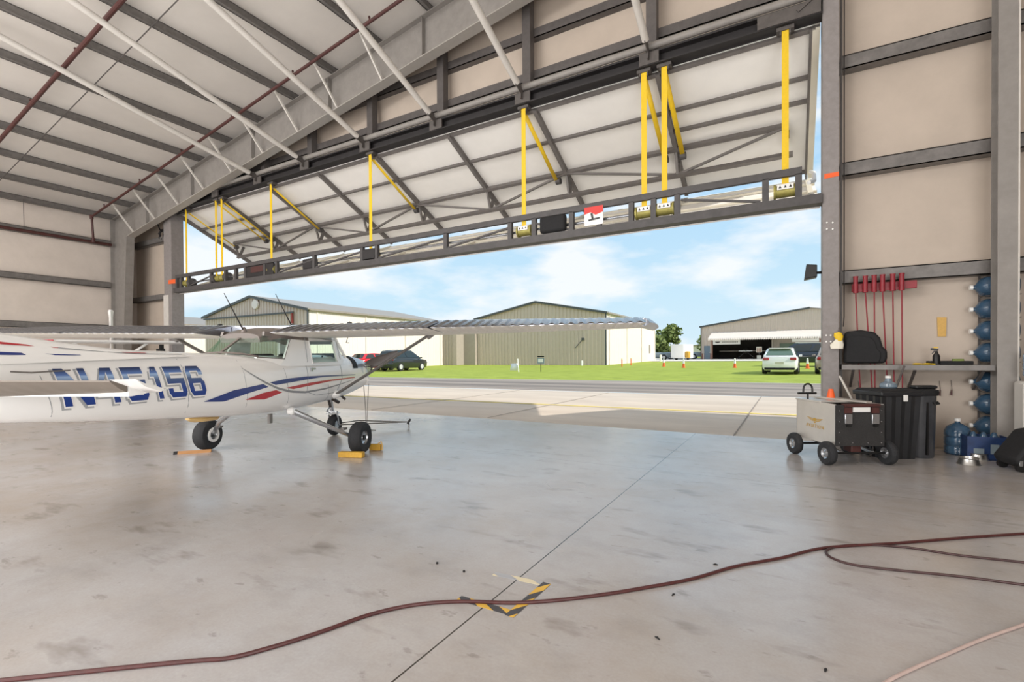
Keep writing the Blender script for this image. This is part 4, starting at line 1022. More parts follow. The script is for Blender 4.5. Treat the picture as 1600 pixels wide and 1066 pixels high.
# floor: jug, crate, bowls
jug('water_jug','blue water jug standing on floor beside the round bin','' or (1.93,8.5,0),None,True)
t=thing('plastic_crate','dark blue plastic crate of bottles on floor below the jug rack','crate',(2.14,8.32,0),.05)
for z in (0,.12,.24): MB().box((-.2,-.15,z),(.2,.15,z+.02 if z==0 else z+.03)).build('band','crate',t) if z==0 else None
MB().box((-.2,-.15,.0),(.2,-.14,.29)).box((-.2,.14,.0),(.2,.15,.29)).box((-.2,-.14,0),(-.19,.14,.29)).box((.19,-.14,0),(.2,.14,.29)).build('crate_wall','crate',t)
MB().box((-.14,-.154,.06),(-.04,-.15,.14)).box((.02,-.154,.08),(.1,-.15,.2)).build('pale_mark','car_gray',t)
for x in (-.1,.0,.1): MB().lathe([(.0,.02),(.045,.02),(.045,.27),(.02,.33),(.0,.34)],12,(x,0,0)).build('bottle','water',t)
for (px,py,lab) in ((1516,727,'shiny steel pet bowl nearest on the floor by blue crate'),(1530,719,'shiny steel pet bowl behind the other, beside blue crate')):
    p=flo(px,py); t=thing('pet_bowl',lab,'bowl',(p.x,p.y+.06,0),0,'steel pet bowls')
    MB().lathe([(.0,.006),(.115,.0),(.105,.01),(.088,.07),(.1,.08),(.094,.082),(.075,.025),(.0,.02)],26).build('bowl','chrome',t)
    MB().lathe([(.0,.03),(.074,.03),(.0,.032)],20).build('food','tan',t)
# dispenser
t=thing('water_dispenser','white floor-standing water dispenser in front of the wall column','dispenser',(2.60,8.22,0))
MB().box((-.17,-.16,0),(.17,.16,.99)).build('cabinet','dispenser',t,bevel=.03)
MB().box((-.06,-.166,.45),(.14,-.158,.86)).build('tap_recess','beige_panel',t,bevel=.02)
for x,c_ in ((.0,'redpaint'),(.08,'navy')): MB().box((x-.015,-.2,.70),(x+.015,-.165,.73)).build('tap',c_,t)
MB().lathe([(.12,.98),(.1,1.0),(.06,1.01),(.0,1.01)],20).build('collar','dispenser',t)
t=thing('water_jug','large clear blue water jug upturned on the white dispenser','jug',(2.60,8.22,1.01))
MB().lathe([(.0,0),(.04,0),(.1,.02),(.132,.06),(.132,.1),(.124,.115),(.132,.13),(.132,.2),(.124,.215),(.132,.23),(.132,.30),(.115,.33),(.0,.335)],24).build('jug_body','jugclear',t)
# black case
t=thing('rolling_case','black rolling case tipped on its wheels at right edge','case',(2.36,7.70,0),.35)
MB().prism([(-.2,.07),(-.24,.14),(-.02,.45),(.10,.47),(.42,.44),(.46,.05),(-.1,.03)],lambda a,b,d:(a,d,b),-.16,.18).build('case_body','softblack',t,bevel=.03)
for yy in (-.13,.12): MB().lathe([(.0,-.02),(.05,-.02),(.05,.02),(.0,.02)],14,(-.17,yy,.05),'y').build('wheel','black',t)
MB().tube([(-.05,-.165,.14),(.1,-.175,.3),(.3,-.165,.3)],.012,6).build('grab_handle','black',t)
MB().cbox((-.19,-.162,.1),(.03,.012,.06)).build('buckle','silver',t)
# bag, flood lamp, cable on the door column
c=wal(1310,530,8.5)
t=thing('hanging_bag','small yellow and white plastic bag hanging on the right door column','bag',c)
MB().loft([[Vector((dx_+w*math.cos(a),-.02+.03*math.sin(a),z)) for a in [2*PI*i/10 for i in range(10)]] for z,w,dx_ in ((-.14,.075,-.02),(-.08,.085,-.02),(-.02,.05,.0),(.02,.03,.01))]).build('bag_body','bag',t)
MB().loft([[Vector((dx_+w*math.cos(a),-.03+.025*math.sin(a),z)) for a in [2*PI*i/10 for i in range(10)]] for z,w,dx_ in ((-.03,.03,.01),(.04,.06,.0),(.09,.045,-.01),(.10,.01,0))]).build('yellow_top','yellow',t)
MB().tube([(0,0,.09),(.01,.03,.17)],.005,6).build('hook','cord',t)
c=wal(1268,427,8.72)
t=thing('flood_lamp','black wedge flood lamp fixed outside the right door column','lamp',(c.x,8.72,c.z))
MB().prism([(-.1,-.1),(.07,-.07),(.07,.11),(-.07,.13)],lambda a,b,d:(a,d,b),-.1,.1).build('housing','black',t,bevel=.01)
MB().tube([(.07,0,.0),(.17,0,.0)],.02,8).build('arm','black',t)
o=MB().tube([(.70,8.7,9.),(.70,8.7,1.9),(.69,8.68,1.75)],.008,6).build('door_cable','cord',None,(.7,8.7,2)); tag(o,'thin black cable hanging down beside the right door column','cable')
# wall hooks with small tools
for px,py,lab in ((1468,613,'small dark hand tool hung on wall left of the jug rack, left one'),(1486,612,'small dark hand tool hung by a cord beside the jug rack'),(1341,612,'small rusty hook tool hanging on wall behind the cart')):
    p=wal(px,py,8.97); t=thing('hand_tool',lab,'tool',p)
    MB().tube([(0,0,-.05),(.01,0,.03)],[.013,.006],8).build('handle','rust_pipe',t); MB().tube([(.01,0,.03),(.0,0,.16)],.003,5).build('cord','cord',t)

# ================================================================== FLOOR ITEMS
def hose(name,pix,r,mt,label,z=None):
    pts=smooth_path([flo(a,b,r) for a,b in pix],8); o=MB().tube(pts,r,10).build(name,mt,None,pts[len(pts)//2]); tag(o,label,'hose')
hose('air_hose',[(-80,1072),(0,1064),(150,1048),(300,1033),(360,1028),(430,1010),(500,988),(580,960),(650,945),(720,940),(800,942),(870,938),(950,928),(1010,918),(1080,905),(1150,885),(1220,872),(1290,856),(1400,849),(1500,841),(1600,834),(1700,828)],.0095,'hose','long reddish brown air hose snaking across the whole floor')
hose('air_hose',[(1700,893),(1600,879),(1500,868),(1420,856),(1350,851.5),(1310,854),(1291,861),(1300,872),(1335,883),(1400,891),(1500,901),(1600,914),(1700,926)],.0075,'hose_dark','dark brown hose loop at right, bent back beside the long hose')
hose('air_hose',[(1350,1090),(1385,1066),(1420,1048),(1480,1022),(1540,997),(1600,976),(1680,945)],.007,'hose_pale','pale pinkish hose crossing the lower right floor corner')
def tape(a,b,w,mt,label,dz=0):
    a,b=Vector(a).to_3d(),Vector(b).to_3d(); d=(b-a).normalized(); n=Vector((-d.y,d.x,0))*w/2
    o=MB().box((0,-w/2,0),((b-a).length,w/2,.0012)).build('floor_tape',mt,None,(0,0,0)); o.location=(a.x,a.y,.0004+dz); o.rotation_euler=(0,0,math.atan2(d.y,d.x)); tag(o,label,'tape','hazard tape strips')
tape((-1.57,2.13),(-1.235,2.135),.05,'hazard_a','black and yellow hazard tape strip mostly under the long hose')
tape((-1.235,2.10),(-1.225,2.52),.05,'hazard_b','black and yellow hazard tape strip right of the floor joint',.0013)
tape((-1.56,2.475),(-1.25,2.50),.045,'hazard_pale','worn pale hazard tape strip across the floor joint')
for px,py,w in ((683,881,'left'),(725,894,'right')):
    o=MB().lathe([(.0,0),(.008,0),(.007,.01),(.0,.012)],8).build('floor_pebble','black'); o.location=flo(px,py); tag(o,f'tiny black bit lying on the floor left of the tape, {w} of the pair','debris','bits left of the tape')
for px,py,lab in ((1118,883,'tiny black bit lying near the long hose'),(1290,1048,'tiny dark bit near the bottom floor edge at right'),(1027,998,'thin dark shaving on floor below the long hose'),(1052,930,'small dark scrap on floor right of the tape')):
    o=MB().loft([[Vector((x,.006*w*math.cos(a),.005*w+.005*w*math.sin(a))) for a in [2*PI*i/6 for i in range(6)]] for x,w in ((-.015,.4),(0,1),(.015,.4))]).build('floor_scrap','softblack'); o.location=flo(px,py); o.rotation_euler=(0,0,px*.7); tag(o,lab,'debris')

# ================================================================== FAR HANGARS
def corr(mb,p,q,zb,zt,pitch=.42,dep=.08,n=(0,-1)):
    p,q=Vector(p),Vector(q); L_=(q-p).length; d=(q-p)/L_; k=int(L_/pitch); pr_=[]
    for i in range(k):
        s0=i*pitch
        pr_+= [(s0,0),(s0+pitch*.62,0),(s0+pitch*.70,dep),(s0+pitch*.92,dep)]
    pr_.append((L_,0)); vs=[];fs=[]
    for j,(s0,o_) in enumerate(pr_):
        b=p+d*s0; x,y=b.x+n[0]*o_,b.y+n[1]*o_; f=s0/L_
        vs+=[(x,y,zb(f)),(x,y,zt(f))]
        if j: fs.append((2*j-2,2*j,2*j+1,2*j-1))
    mb.add(vs,fs); return mb
def hangar(label,x0,x1,y0,y1,ev,rd,extra=None,vent=False,zb=None):
    g=gz(y0); o=((x0+x1)/2,y0,g); t=thing('hangar_building',label,'building',o)
    xm=(x0+x1)/2
    zt=lambda f:g+ev+(rd-ev)*(1-abs(2*f-1))
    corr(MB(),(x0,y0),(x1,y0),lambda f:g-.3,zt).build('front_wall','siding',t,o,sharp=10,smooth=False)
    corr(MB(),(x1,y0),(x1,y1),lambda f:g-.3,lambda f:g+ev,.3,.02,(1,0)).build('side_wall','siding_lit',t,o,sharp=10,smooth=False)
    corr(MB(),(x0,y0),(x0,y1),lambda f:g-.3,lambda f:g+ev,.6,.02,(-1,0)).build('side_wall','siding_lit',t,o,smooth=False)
    MB().quad((x0,y1,g),(x1,y1,g),(x1,y1,g+ev),(xm,y1,g+rd),(x0,y1,g+ev)).build('back_wall','siding',t,o)
    rf=MB()
    for a,za,b,zb_ in ((x0-.25,g+ev-.02,xm,g+rd+.04),(xm,g+rd+.04,x1+.25,g+ev-.02)):
        rf.add([(a,y0-.2,za),(b,y0-.2,zb_),(b,y1+.2,zb_),(a,y1+.2,za),(a,y0-.2,za+.12),(b,y0-.2,zb_+.12),(b,y1+.2,zb_+.12),(a,y1+.2,za+.12)],[(0,1,2,3),(7,6,5,4),(0,4,5,1),(1,5,6,2),(2,6,7,3),(3,7,4,0)])
    rf.build('roof','roofmetal',t,o)
    for a,za,b,zb_ in ((x0-.25,g+ev,xm,g+rd+.06),(xm,g+rd+.06,x1+.25,g+ev)):
        MB().bar((a,y0-.24,za),(b,y0-.24,zb_),.06,.22).build('rake_trim','trim_dark',t,o)
    MB().bar((x1+.02,y0-.03,g),(x1+.02,y0-.03,g+ev),.12,.12).build('corner_trim','trim_dark',t,o)
    MB().bar((x1+.2,y0,g+ev+.02),(x1+.2,y1,g+ev+.02),.16,.16).build('gutter','roofmetal',t,o)
    for f in (.05,.35,.65,.97):
        yy=y0+(y1-y0)*f; MB().tube([(x1+.06,yy,g+ev),(x1+.06,yy,g)],.05,6).build('downspout','siding_lit',t,o)
    if extra: extra(t,o,g)
    return t
def mid_extra(t,o,g):
    MB().box((-18.45,46.25,g+2.55),(-18.2,46.4,g+2.8)).bar((-18.35,46.35,g+2.65),(-19.2,46.35,g+1.75),.05,.05).build('wall_lamp','trim_dark',t,o)
    MB().box((-15.93,63.5,g+1.3),(-15.85,64.,g+2.4)).build('meter_box','siding_gray',t,o)
hangar('tan metal hangar with wide dark-edged gable in the middle distance',-31.5,-15.95,46.5,67,5.25,6.75,mid_extra)
def left_extra(t,o,g):
    MB().bar((-50.5,26.3,g+5.05),(-36.6,26.3,g+5.05),.1,.14).build('door_track','trim_dark',t,o)
    MB().bar((-36.75,26.32,g),(-36.75,26.32,g+5.0),.18,.1).build('door_edge','redtrim',t,o)
    MB().lathe([(.0,-.1),(.42,-.1),(.46,-.02),(.46,.02)],20,(-42.0,26.35,g+6.05),'y').build('round_vent','siding_lit',t,o)
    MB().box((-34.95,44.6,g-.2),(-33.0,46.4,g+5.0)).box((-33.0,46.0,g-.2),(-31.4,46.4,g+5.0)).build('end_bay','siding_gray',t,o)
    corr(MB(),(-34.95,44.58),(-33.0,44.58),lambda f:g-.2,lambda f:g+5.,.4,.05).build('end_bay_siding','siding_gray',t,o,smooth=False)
hangar('cream metal hangar with long sunlit side wall behind the airplane',-50.6,-34.95,26.5,44.6,5.2,6.75,left_extra)
hangar('pale grey-roofed hangar at far left behind the door column',-71.,-55.6,25.2,43,4.75,6.1)
# right hangar with canopy door
g=gz(76); o=(0,76,g)
t=thing('hangar_building','tan hangar at right with open front, awning and two banners','building',o)
RX0,RX1=-11.4,16.
zt=lambda x:g+4.75+.152*(x-RX0) if x<2.3 else g+4.75+.152*(2*2.3-x-RX0)
mb=MB()
corr(mb,(RX0,76),(-9.9,76),lambda f:g-.2,lambda f:zt(RX0+1.5*f))
corr(mb,(-9.9,76),(3.7,76),lambda f:g+3.8,lambda f:zt(-9.9+13.6*f))
corr(mb,(3.7,76),(RX1,76),lambda f:g-.2,lambda f:zt(3.7+12.3*f)); mb.build('front_wall','siding',t,o,smooth=False)
MB().box((RX0,76.1,g-.2),(RX0+.1,96,g+4.7)).build('side_wall','siding',t,o); MB().box((RX1-.1,76.1,g-.2),(RX1,96,g+4.7)).build('side_wall','siding_lit',t,o)
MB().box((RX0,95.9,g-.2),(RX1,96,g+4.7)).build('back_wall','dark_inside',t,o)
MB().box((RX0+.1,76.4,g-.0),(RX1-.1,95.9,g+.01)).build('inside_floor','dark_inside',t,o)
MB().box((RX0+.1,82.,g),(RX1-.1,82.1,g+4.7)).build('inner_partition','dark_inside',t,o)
rf=MB()
for a,b in ((RX0-.2,2.3),(2.3,RX1+.2)):
    rf.add([(a,75.8,zt(a)),(b,75.8,zt(b)),(b,96.2,zt(b)),(a,96.2,zt(a)),(a,75.8,zt(a)+.12),(b,75.8,zt(b)+.12),(b,96.2,zt(b)+.12),(a,96.2,zt(a)+.12)],[(0,1,2,3),(7,6,5,4),(0,4,5,1),(1,5,6,2),(2,6,7,3),(3,7,4,0)])
rf.build('roof','roofmetal',t,o)
MB().bar((RX0-.2,75.75,zt(RX0)+.05),(2.3,75.75,zt(2.3)+.05),.08,.24).build('rake_trim','trim_dark',t,o)
MB().bar((RX0,75.95,g),(RX0,75.95,zt(RX0)),.18,.1).build('corner_trim','trim_dark',t,o)
MB().box((RX0+.1,75.93,g-.1),(RX0+1.4,75.98,g+.9)).build('brick_base','brick',t,o)
dd=MB().box((-10.95,75.88,g),(-10.15,75.95,g+2.0)).build('side_door','jugclear',t,o,label='pale blue side door'); MB().cbox((-10.25,75.86,g+1.),(.06,.04,.1)).build('door_handle','silver',dd,o)
aw_=MB(); corr(aw_,(-10.1,74.1),(3.9,74.1),lambda f:g+2.95,lambda f:g+2.95,.3,.0)
cn=MB().add([(-10.2,74.0,g+3.0),(3.7,74.0,g+3.0),(3.7,76.0,g+3.95),(-9.9,76.0,g+3.95),(-10.2,74.0,g+2.92),(3.7,74.0,g+2.92),(3.7,76.0,g+3.87),(-9.9,76.0,g+3.87)],[(0,1,2,3),(7,6,5,4),(0,4,5,1),(1,5,6,2),(2,6,7,3),(3,7,4,0)]).build('canopy','siding_lit',t,o)
fl=MB(); k=-10.2
while k<3.6: fl.add([(k,73.98,g+2.95),(k+.25,73.98,g+2.95),(k+.25,73.98,g+2.78),(k+.125,73.98,g+2.68),(k,73.98,g+2.78)],[(0,1,2,3,4)]); k+=.27
fl.build('fringe','siding_lit',cn,o,solid=.02)
MB().bar((-10.2,74.02,g+2.9),(3.7,74.02,g+2.9),.06,.1).build('red_edge','redtrim',cn,o)
MB().box((-9.95,75.9,g),(-9.8,76.1,g+3.9)).build('door_post','brick',t,o); MB().box((3.4,75.9,g),(3.7,76.1,g+3.9)).build('door_post','brick',t,o); MB().box((-2.2,76.2,g),(-2.0,76.4,g+3.8)).build('door_post','siding_gray',t,o)
MB().box((-2.0,77.2,g),(3.4,77.3,g+2.9)).build('inner_wall','siding_gray',t,o)
MB().box((-1.2,77.1,g+1.1),(1.8,77.2,g+2.2)).build('inner_window','glass_green',t,o)
for (a,b,lab,z0_,z1_) in ((-9.7,-6.1,'white banner with dark emblem hung left under the hangar awning',2.15,2.85),(.25,3.35,'white banner with dark winged emblem hung right under the hangar awning',2.35,3.05)):
    bo=(a,75.5,g+z0_); bt=thing('banner',lab,'banner',bo)
    MB().box((a,75.48,g+z0_),(b,75.5,g+z1_)).build('cloth','white',bt,bo)
    e=MB(); cx_=a+.62 if a<-5 else a+.65; zc=g+(z0_+z1_)/2+(.0 if a<-5 else .12)
    for s_ in (1,-1):
        e.quad((cx_,75.465,zc-.12),(cx_+s_*.25,75.465,zc-.08),(cx_+s_*(.35 if a<-5 else .5),75.465,zc+.07),(cx_,75.465,zc+.06))
    e.build('emblem','black',bt,bo)
    li=MB(); n=9; xx=a+1.25
    while xx<b-.3: li.quad((xx,75.465,zc-.08),(xx+.13,75.465,zc-.08),(xx+.16,75.465,zc+.06),(xx+.03,75.465,zc+.06)); xx+=.21
    li.build('blurred_lettering','steel_dark',bt,bo,label='row of dark letter shapes, too small to read')
# planes and gear inside, one pale board
o_=thing('parked_airplane','small dark airplane nose-on inside the far open hangar','airplane',(-5.6,79,g))
MB().loft([[Vector((w*math.cos(a),y,1.2+h_*math.sin(a))) for a in [2*PI*i/12 for i in range(12)]] for y,w,h_ in ((-1.2,.15,.15),(-.9,.4,.4),(.3,.5,.5),(3.,.15,.2))]).build('fuselage','dark_inside',o_)
MB().box((-3.6,-.4,1.15),(3.6,.7,1.27)).build('wing','siding_gray',o_,bevel=.03); MB().lathe([(.0,-1.4),(.12,-1.2),(.16,-1.15)],12,(0,0,1.2),'y').build('spinner','white',o_)
MB().bar((-.9,-1.25,1.2),(.9,-1.25,1.2),.04,.1).build('propeller','silver',o_)
for x in (-1,1): 
    w=MB().lathe([(.05,-.07),(.22,-.07),(.22,.07),(.05,.07)],14,(x,0,.22),'x',False).build('tire','rubber',o_); MB().tube([(x*.3,0,.9),(x,0,.25)],.04,6).build('gear_leg','silver',o_)
t=thing('display_board','cream display stand with striped top at the far hangar opening','stand',(-3.7,75.2,g))
MB().box((-.35,-.05,.95),(.35,.05,1.75)).build('board','cream',t,bevel=.01); MB().box((-.28,-.08,0.02),(.28,.08,.55)).build('base','cream',t,bevel=.01)
st=MB()
for x in (-.2,0,.2): st.box((x-.05,-.055,1.0),(x+.05,-.05,1.6))
st.build('brown_stripes','brick',t); MB().tube([(0,0,.5),(0,0,1)],.04,6).build('post','steel_dark',t)

# ================================================================== VEHICLES
def car(label,cat,loc,rz,L_,W_,H_,paint,body,cabin,wheels,wr=.32,name='car',rack=False,glassm='glass_dark',zb=.22):
    """local +y forward.  body: (y, halfwidth, ztop) stations; cabin: rear-belt, rear-roof, front-roof, front-belt (y,z)."""
    t=thing(name,label,cat,loc,rz); rings=[]
    for y,hw,zt_ in body:
        z0=zb+(.12 if y in (body[0][0],body[-1][0]) else 0); e=.10
        rings.append([Vector(v) for v in ((-hw+e,y,z0),(hw-e,y,z0),(hw,y,z0+.15),(hw,y,zt_-.14),(hw-.05,y,zt_-.03),(hw-.16,y,zt_),(-hw+.16,y,zt_),(-hw+.05,y,zt_-.03),(-hw,y,zt_-.14),(-hw,y,z0+.15))])
    MB().loft(rings).build('body',paint,t,sharp=50)
    (a,za),(b,zb2),(c,zc),(d,zd)=cabin; hb=W_/2-.07; ht=W_/2-.24
    P=lambda y,z,hw,s_:Vector((s_*hw,y,z))
    Rb=[P(a,za,hb,-1),P(a,za,hb,1)]; Rt=[P(b,zb2,ht,-1),P(b,zb2,ht,1)]; Ft=[P(c,zc,ht,-1),P(c,zc,ht,1)]; Fb=[P(d,zd,hb,-1),P(d,zd,hb,1)]
    mid=(b+c)/2; Mt=[P(mid,max(zb2,zc)+.03,ht,-1),P(mid,max(zb2,zc)+.03,ht,1)]
    v=Rb+Rt+Mt+Ft+Fb
    cb=MB().add(v,[(0,1,3,2),(2,3,5,4),(4,5,7,6),(6,7,9,8),(0,2,4,6,8),(1,9,7,5,3),(0,8,9,1)]).build('cabin',paint,t,bevel=.05)
    def pane(nm,q,s0,s1,t0,t1,g_=glassm):
        A,B_,C_,D_=q; n=(B_-A).cross(D_-A).normalized()
        ctr=Vector((0,(a+d)/2,(za+zc)/2-.2)); 
        if n.dot(A-ctr)<0: n=-n
        f=lambda s_,t_:A*(1-s_)*(1-t_)+B_*s_*(1-t_)+C_*s_*t_+D_*(1-s_)*t_+n*.018
        MB().quad(f(s0,t0),f(s1,t0),f(s1-.03,t1),f(s0+.03,t1)).build(nm,g_,t,smooth=False)
    pane('rear_window',(Rb[0],Rb[1],Rt[1],Rt[0]),.07,.93,.18,.9); pane('windshield',(Fb[0],Fb[1],Ft[1],Ft[0]),.06,.94,.08,.92)
    for s_ in (0,1):
        q=(Rb[s_],Fb[s_],Ft[s_],Rt[s_])
        pane('side_window',q,.07,.45,.12,.88); pane('side_window',q,.48,.90,.12,.88)
    for y in wheels:
        for s_ in (-1,1):
            w=MB().lathe([(.2,-.11),(wr-.02,-.11),(wr,-.07),(wr,.07),(wr-.02,.11),(.2,.11)],22,(s_*(W_/2-.10),y,wr),'x',False).build('tire','rubber',t)
            r_=MB().lathe([(.0,-.112),(.04,-.115),(.235,-.108),(.235,.108),(.04,.115),(.0,.112)],10,(s_*(W_/2-.10),y,wr),'x').build('rim','rim',w)
    yb,hw,_=body[1]; zbelt=za
    for s_ in (-1,1):
        MB().cbox((s_*(hw-.17),body[0][0]+.05,zbelt-.10),(.30,.14,.15)).build('tail_light','taillight',t,bevel=.03)
        MB().cbox((s_*(hw-.2),body[-1][0]-.06,.68),(.3,.12,.13)).build('headlight','white',t,bevel=.03)
        MB().cbox((s_*(W_/2+.06),d-.25,zd+.06),(.16,.09,.12)).build('mirror',paint,t,bevel=.02)
    MB().cbox((0,body[0][0]-.005,.62),(.42,.02,.12)).build('license_plate','cream',t)
    MB().box((-W_/2+.15,body[0][0]-.03,zb+.03),(W_/2-.15,body[0][0]+.1,zb+.15)).build('bumper_insert','softblack',t,bevel=.02)
    if rack:
        for s_ in (-1,1): MB().tube([(s_*(ht-.04),b+.15,zb2+.05),(s_*(ht-.04),c-.1,zc+.07)],.03,6).build('roof_rail',rack,t)
    return t
hatch=[(-2.2,.74,.70),(-2.12,.83,.95),(-1.6,.875,1.0),(0,.875,.98),(1.1,.875,.95),(1.9,.82,.80),(2.2,.66,.62)]
hc=[(-2.08,.95),(-1.55,1.42),(.3,1.44),(1.25,.96)]
X=lambda x,y:(x,y,gz(y)+.012)
wc=car('white hatchback parked on the lawn, seen from behind','car',X(-.42,32.4),math.radians(-2),4.4,1.76,1.47,'car_white',hatch,hc,(-1.35,1.3),glassm='glass_green')
for x in (-.5,.5): MB().lathe([(.0,-.05),(.05,-.05),(.05,.05),(.0,.05)],10,(x,-2.2,.3),'y').build('exhaust_tip','black',wc)
MB().bar((-.55,-1.62,1.44),(.55,-1.62,1.44),.22,.04).build('roof_spoiler','car_white',wc)
suv=[(-2.25,.80,.80),(-2.15,.88,1.05),(-1.5,.92,1.08),(0,.92,1.06),(1.2,.92,1.0),(2.0,.86,.9),(2.25,.7,.7)]
sc=[(-2.15,1.02),(-1.85,1.62),(.2,1.66),(1.35,1.0)]
car('black crossover car with roof rails parked before the cream hangar','car',X(-27.9,30.3),math.radians(2),4.5,1.85,1.67,'car_black',suv,sc,(-1.35,1.3),.34,'car','silver')
car('red car half hidden beyond the black crossover','car',X(-31.,30.),math.radians(2),4.4,1.76,1.5,'car_red',hatch,hc,(-1.35,1.3))
bs=[(-2.5,.85,.9),(-2.4,.95,1.15),(-1.5,1.0,1.18),(0,1.0,1.15),(1.4,1.0,1.12),(2.3,.92,1.0),(2.5,.8,.8)]
dv=car('dark blue sport utility car with pale roof rack beyond the white hatchback','car',X(.9,45.6),math.radians(82),5.0,2.0,1.9,'car_blue',bs,[(-2.35,1.15),(-2.15,1.80),(.5,1.82),(1.45,1.13)],(-1.5,1.5),.38,'car','white',zb=.3)
car('beige car mostly hidden behind the right door column','car',X(2.17,33.2),math.radians(-2),4.4,1.78,1.5,'car_beige',hatch,hc,(-1.35,1.3))
# pickups and box truck far away
def pickup(label,loc,rz,paint):
    t=car(label,'truck',loc,rz,5.4,1.95,1.8,paint,[(-2.7,.9,1.0),(-2.6,.95,1.05),(-.6,.96,1.05),(1.3,.96,1.1),(2.5,.92,1.05),(2.7,.8,.85)],[(-.55,1.05),(-.35,1.75),(.7,1.78),(1.4,1.1)],(-1.7,1.75),.4,'pickup_truck',zb=.35)
    return t
pickup('grey pickup truck parked left of the white box trailer',(-17.5,71.5,gz(71.5)+.03),math.radians(100),'car_gray')
pickup('dark pickup truck beside the far open hangar, right of box trailer',(-15.2,81.5,gz(81.5)+.03),math.radians(100),'car_blue')
pickup('silver pickup truck nearest corner of the far open hangar',(-14.3,77.3,gz(77.3)+.03),math.radians(96),'car_gray')
bt=(-13.65,70.,gz(70)+.04)
t=thing('box_trailer','white box trailer parked between two far pickup trucks','trailer',bt,math.radians(-12))
MB().box((-.95,-.0,.25),(.95,3.4,2.2)).build('box','white',t,bevel=.05)
MB().box((-.9,-.03,.4),(.9,0,2.1)).build('rear_door','car_white',t); MB().box((.96,.3,.3),(1.5,1.,1.2)).build('yellow_drum','wood_yellow',t,bevel=.1)
for x in (-.85,.85): MB().lathe([(.0,-.1),(.3,-.1),(.3,.1),(.0,.1)],16,(x,1.7,.3),'x').build('wheel','rubber',t)

# ================================================================== SIGNS, CONES, TREES
p=X(-15.27,30.6)
t=thing('lawn_sign','small grey sign on one post standing on the lawn','sign',p)
MB().box((-.02,-.02,0),(.02,.02,.95)).build('post','cord',t); MB().box((-.28,-.03,.60),(.28,-.01,1.0)).build('panel','car_gray',t); MB().box((-.26,-.035,1.04),(.26,-.0,1.13)).build('top_bar','softblack',t); MB().box((-.2,-.034,.68),(.2,-.031,.92)).build('pale_field','white',t)
t=thing('lawn_board','white leaning board with tall white stake on the lawn','sign',X(-16.9,30.1),.2)
MB().add([(-.55,0,.1),(.0,0,.1),(.0,.12,.62),(-.5,.12,.6)],[(0,1,2,3)]).build('board','white',t,solid=.03); MB().bar((.1,0,0),(.02,0,.95),.12,.04).build('stake','white',t)
def marker(label,x,y,h_=.55):
    t=thing('cone_marker',label,'cone',X(x,y),0,'cone markers on the lawn')
    MB().lathe([(.16,0),(.16,.03),(.11,.04),(.08,h_*.45),(.0,h_*.46)],14).build('orange_base','orange',t)
    MB().lathe([(.082,h_*.45),(.05,h_*.95),(.0,h_)],14).build('white_top','white',t)
for x,y,l in ((-9.6,43.4,'orange and white cone on the lawn nearest the middle hangar corner, seen by the pickup'),(-7.4,40.5,'orange and white cone on the lawn below the white box trailer'),(-3.7,41.1,'orange and white cone on the lawn left of the white hatchback'),(1.1,40.6,'orange and white cone between the white hatchback and beige car')): marker(l,x,y,.75)
for x,y,l in ((-13.2,42.9,'small orange stake marker on the lawn before the middle hangar, nearer one'),(-13.4,46.5,'small orange stake marker on the lawn by the middle hangar side wall')):
    t=thing('stake_marker',l,'marker',X(x,y)); MB().tube([(0,0,0),(0,0,.6)],.05,8).build('stake','orange',t); MB().tube([(0,0,.6),(0,0,.72)],.055,8).build('top','tan',t)
t=thing('marker_post','short white post on the lawn before the middle hangar','post',X(-17.9,45.0)); MB().tube([(0,0,0),(0,0,.5)],.12,8).build('post_body','white',t)
t=thing('utility_post','short white utility post by the far concrete apron','post',(-14.3,63.,gz(63))); MB().tube([(0,0,0),(0,0,.8)],.14,8).build('post_body','white',t); MB().lathe([(.15,.8),(.0,.9)],8).build('cap','cream',t)
def tree(label,x,y,h_,w,tr_=.5,n=900):
    t=thing('tree',label,'tree',(x,y,gz(y))); mb=MB(); bl=[(random.uniform(-.5,.5)*w,random.uniform(-.5,.5)*w,random.uniform(tr_,.92)*h_,random.uniform(.25,.42)*w) for _ in range(9)]+[(0,0,h_*.8,w*.4)]
    for i in range(n):
        bx,by,bz,br=random.choice(bl); d=Vector((random.gauss(0,1),random.gauss(0,1),random.gauss(0,1))).normalized()*br*random.uniform(.55,1.05); c=Vector((bx,by,bz))+Vector((d.x,d.y,d.z*.8))
        u=Vector((random.gauss(0,1),random.gauss(0,1),random.gauss(0,.6))).normalized(); v=u.cross(Vector((random.gauss(0,1),random.gauss(0,1),random.gauss(0,1)))).normalized(); s_=random.uniform(.10,.2)*w*.5
        mb.quad(c-u*s_-v*s_*.6,c+u*s_-v*s_*.6,c+u*s_+v*s_*.6,c-u*s_+v*s_*.6)
    mb.build('foliage','leaf',t,smooth=False); MB().tube([(0,0,0),(.05,0,h_*.4),(0,.05,h_*.8)],[.22,.16,.06],8).build('trunk','bark',t)
tree('dense green tree beside the middle hangar, left of the pair',-21.2,92,5.2,4.2,.2)
tree('tall pine with two rounded tops behind the pickup trucks',-18.6,94,6.2,3.2,.45)
tree('lower bushy tree behind the grey pickup',-20.,86,3.6,3.6,.15)
tree('small distant tree above the white box trailer',-16.2,120,4.2,4,.4,400)
tree('small distant tree left of the far open hangar',-14.0,150,6.0,6,.3,400)
t=thing('distant_building','low tan building beyond the pickup trucks','building',(-17.5,150,gz(150))); MB().box((-8,0,-1),(9,6,2.6)).build('walls','siding_lit',t); MB().prism([(-8.4,2.6),(9.4,2.6),(.5,4.)],lambda a,b,d:(a,d,b),-.3,6.3).build('roof','roofmetal',t)

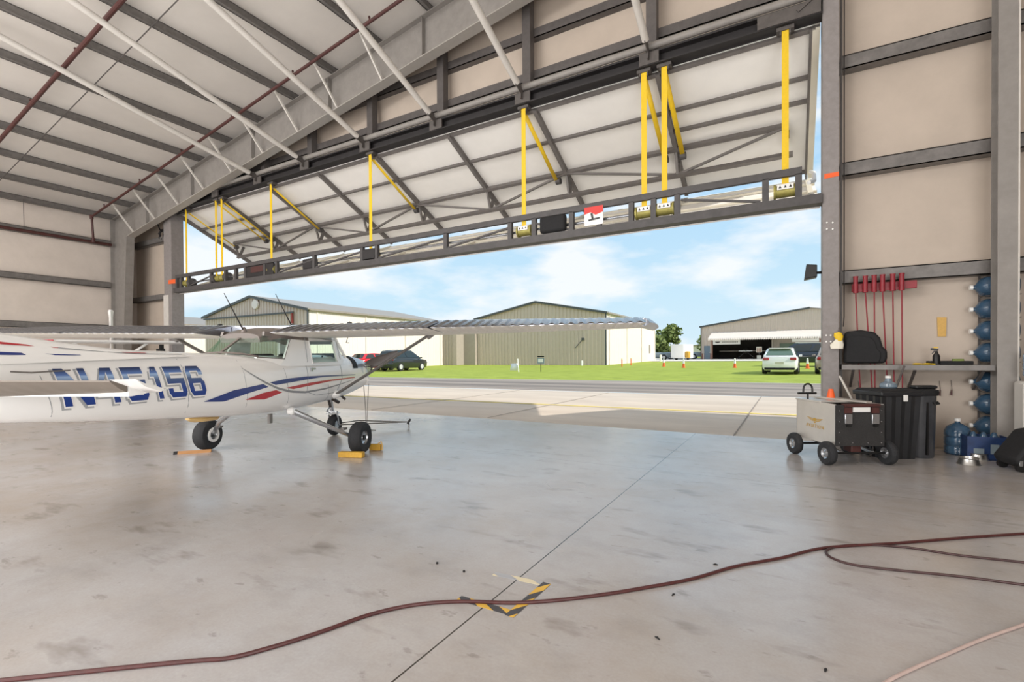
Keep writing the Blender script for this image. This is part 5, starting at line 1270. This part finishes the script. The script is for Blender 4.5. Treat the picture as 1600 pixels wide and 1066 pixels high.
# ================================================================== LIGHT
sd=bpy.data.lights.new('sun','SUN'); sd.energy=4.6; sd.angle=math.radians(.6); sd.color=(1,.95,.86)
so=bpy.data.objects.new('sun',sd); C.objects.link(so); so.rotation_euler=Vector((-1.34,.04,-1)).to_track_quat('-Z','Y').to_euler()
def area(x,y,z,sx_,sy_,e,aim,col=(1,.96,.9)):  # unseen fill lamps, added to brighten the interior and door
    d=bpy.data.lights.new('fill_light','AREA'); d.shape='RECTANGLE'; d.size=sx_; d.size_y=sy_; d.energy=e; d.color=col
    o=bpy.data.objects.new('fill_light',d); C.objects.link(o); o.location=(x,y,z); o.rotation_euler=(Vector(aim)-Vector((x,y,z))).to_track_quat('-Z','Y').to_euler()
area(-8,-6,7.0,10,3,950,(-8,4,1.5),(1,.975,.95))
area(5,-5,6.,6,3,170,(2,8,2.5),(1,.975,.95))
area(-17,-6,5.5,6,3,600,(-18,6,4),(1,.975,.95))
area(-8,-3,1.0,14,5,950,(-10,3,8),(1,.975,.95))
area(3,-2,1.2,4,3,330,(-3,10,5.6),(1,.975,.95))
w=bpy.data.worlds.new('sky'); bpy.context.scene.world=w; w.use_nodes=True; nt=w.node_tree; N=nt.nodes; L=nt.links; bg=N['Background']
tc=N.new('ShaderNodeTexCoord'); sp=N.new('ShaderNodeSeparateXYZ'); L.new(tc.outputs['Generated'],sp.inputs[0])
r=N.new('ShaderNodeValToRGB'); L.new(sp.outputs[2],r.inputs[0]); e=r.color_ramp.elements
e[0].position=0.; e[0].color=lin('d3e8f3')+[1]; e[1].position=1.; e[1].color=lin('78b4e8')+[1]
el=e.new(.12); el.color=lin('c6e4f5')+[1]; el=e.new(.35); el.color=lin('a9d3f3')+[1]
mp=N.new('ShaderNodeMapping'); mp.inputs['Scale'].default_value=(3.2,3.2,9.); mp.inputs['Location'].default_value=(.6,1.3,.2); L.new(tc.outputs['Generated'],mp.inputs[0])
n=N.new('ShaderNodeTexNoise'); n.inputs['Scale'].default_value=1.25; n.inputs['Detail'].default_value=8; n.inputs['Roughness'].default_value=.52; L.new(mp.outputs[0],n.inputs['Vector'])
mr=N.new('ShaderNodeMapRange'); L.new(n.outputs['Fac'],mr.inputs[0]); mr.inputs[1].default_value=.42; mr.inputs[2].default_value=.58; mr.inputs[4].default_value=.9
mx=N.new('ShaderNodeMix'); mx.data_type='RGBA'; L.new(mr.outputs[0],mx.inputs['Factor']); L.new(r.outputs[0],mx.inputs['A']); mx.inputs['B'].default_value=lin('f4f7f9')+[1]
L.new(mx.outputs['Result'],bg.inputs[0]); bg.inputs[1].default_value=1.08
vs=bpy.context.scene.view_settings; vs.view_transform='Standard'; vs.look='None'; vs.exposure=0.; vs.gamma=1.
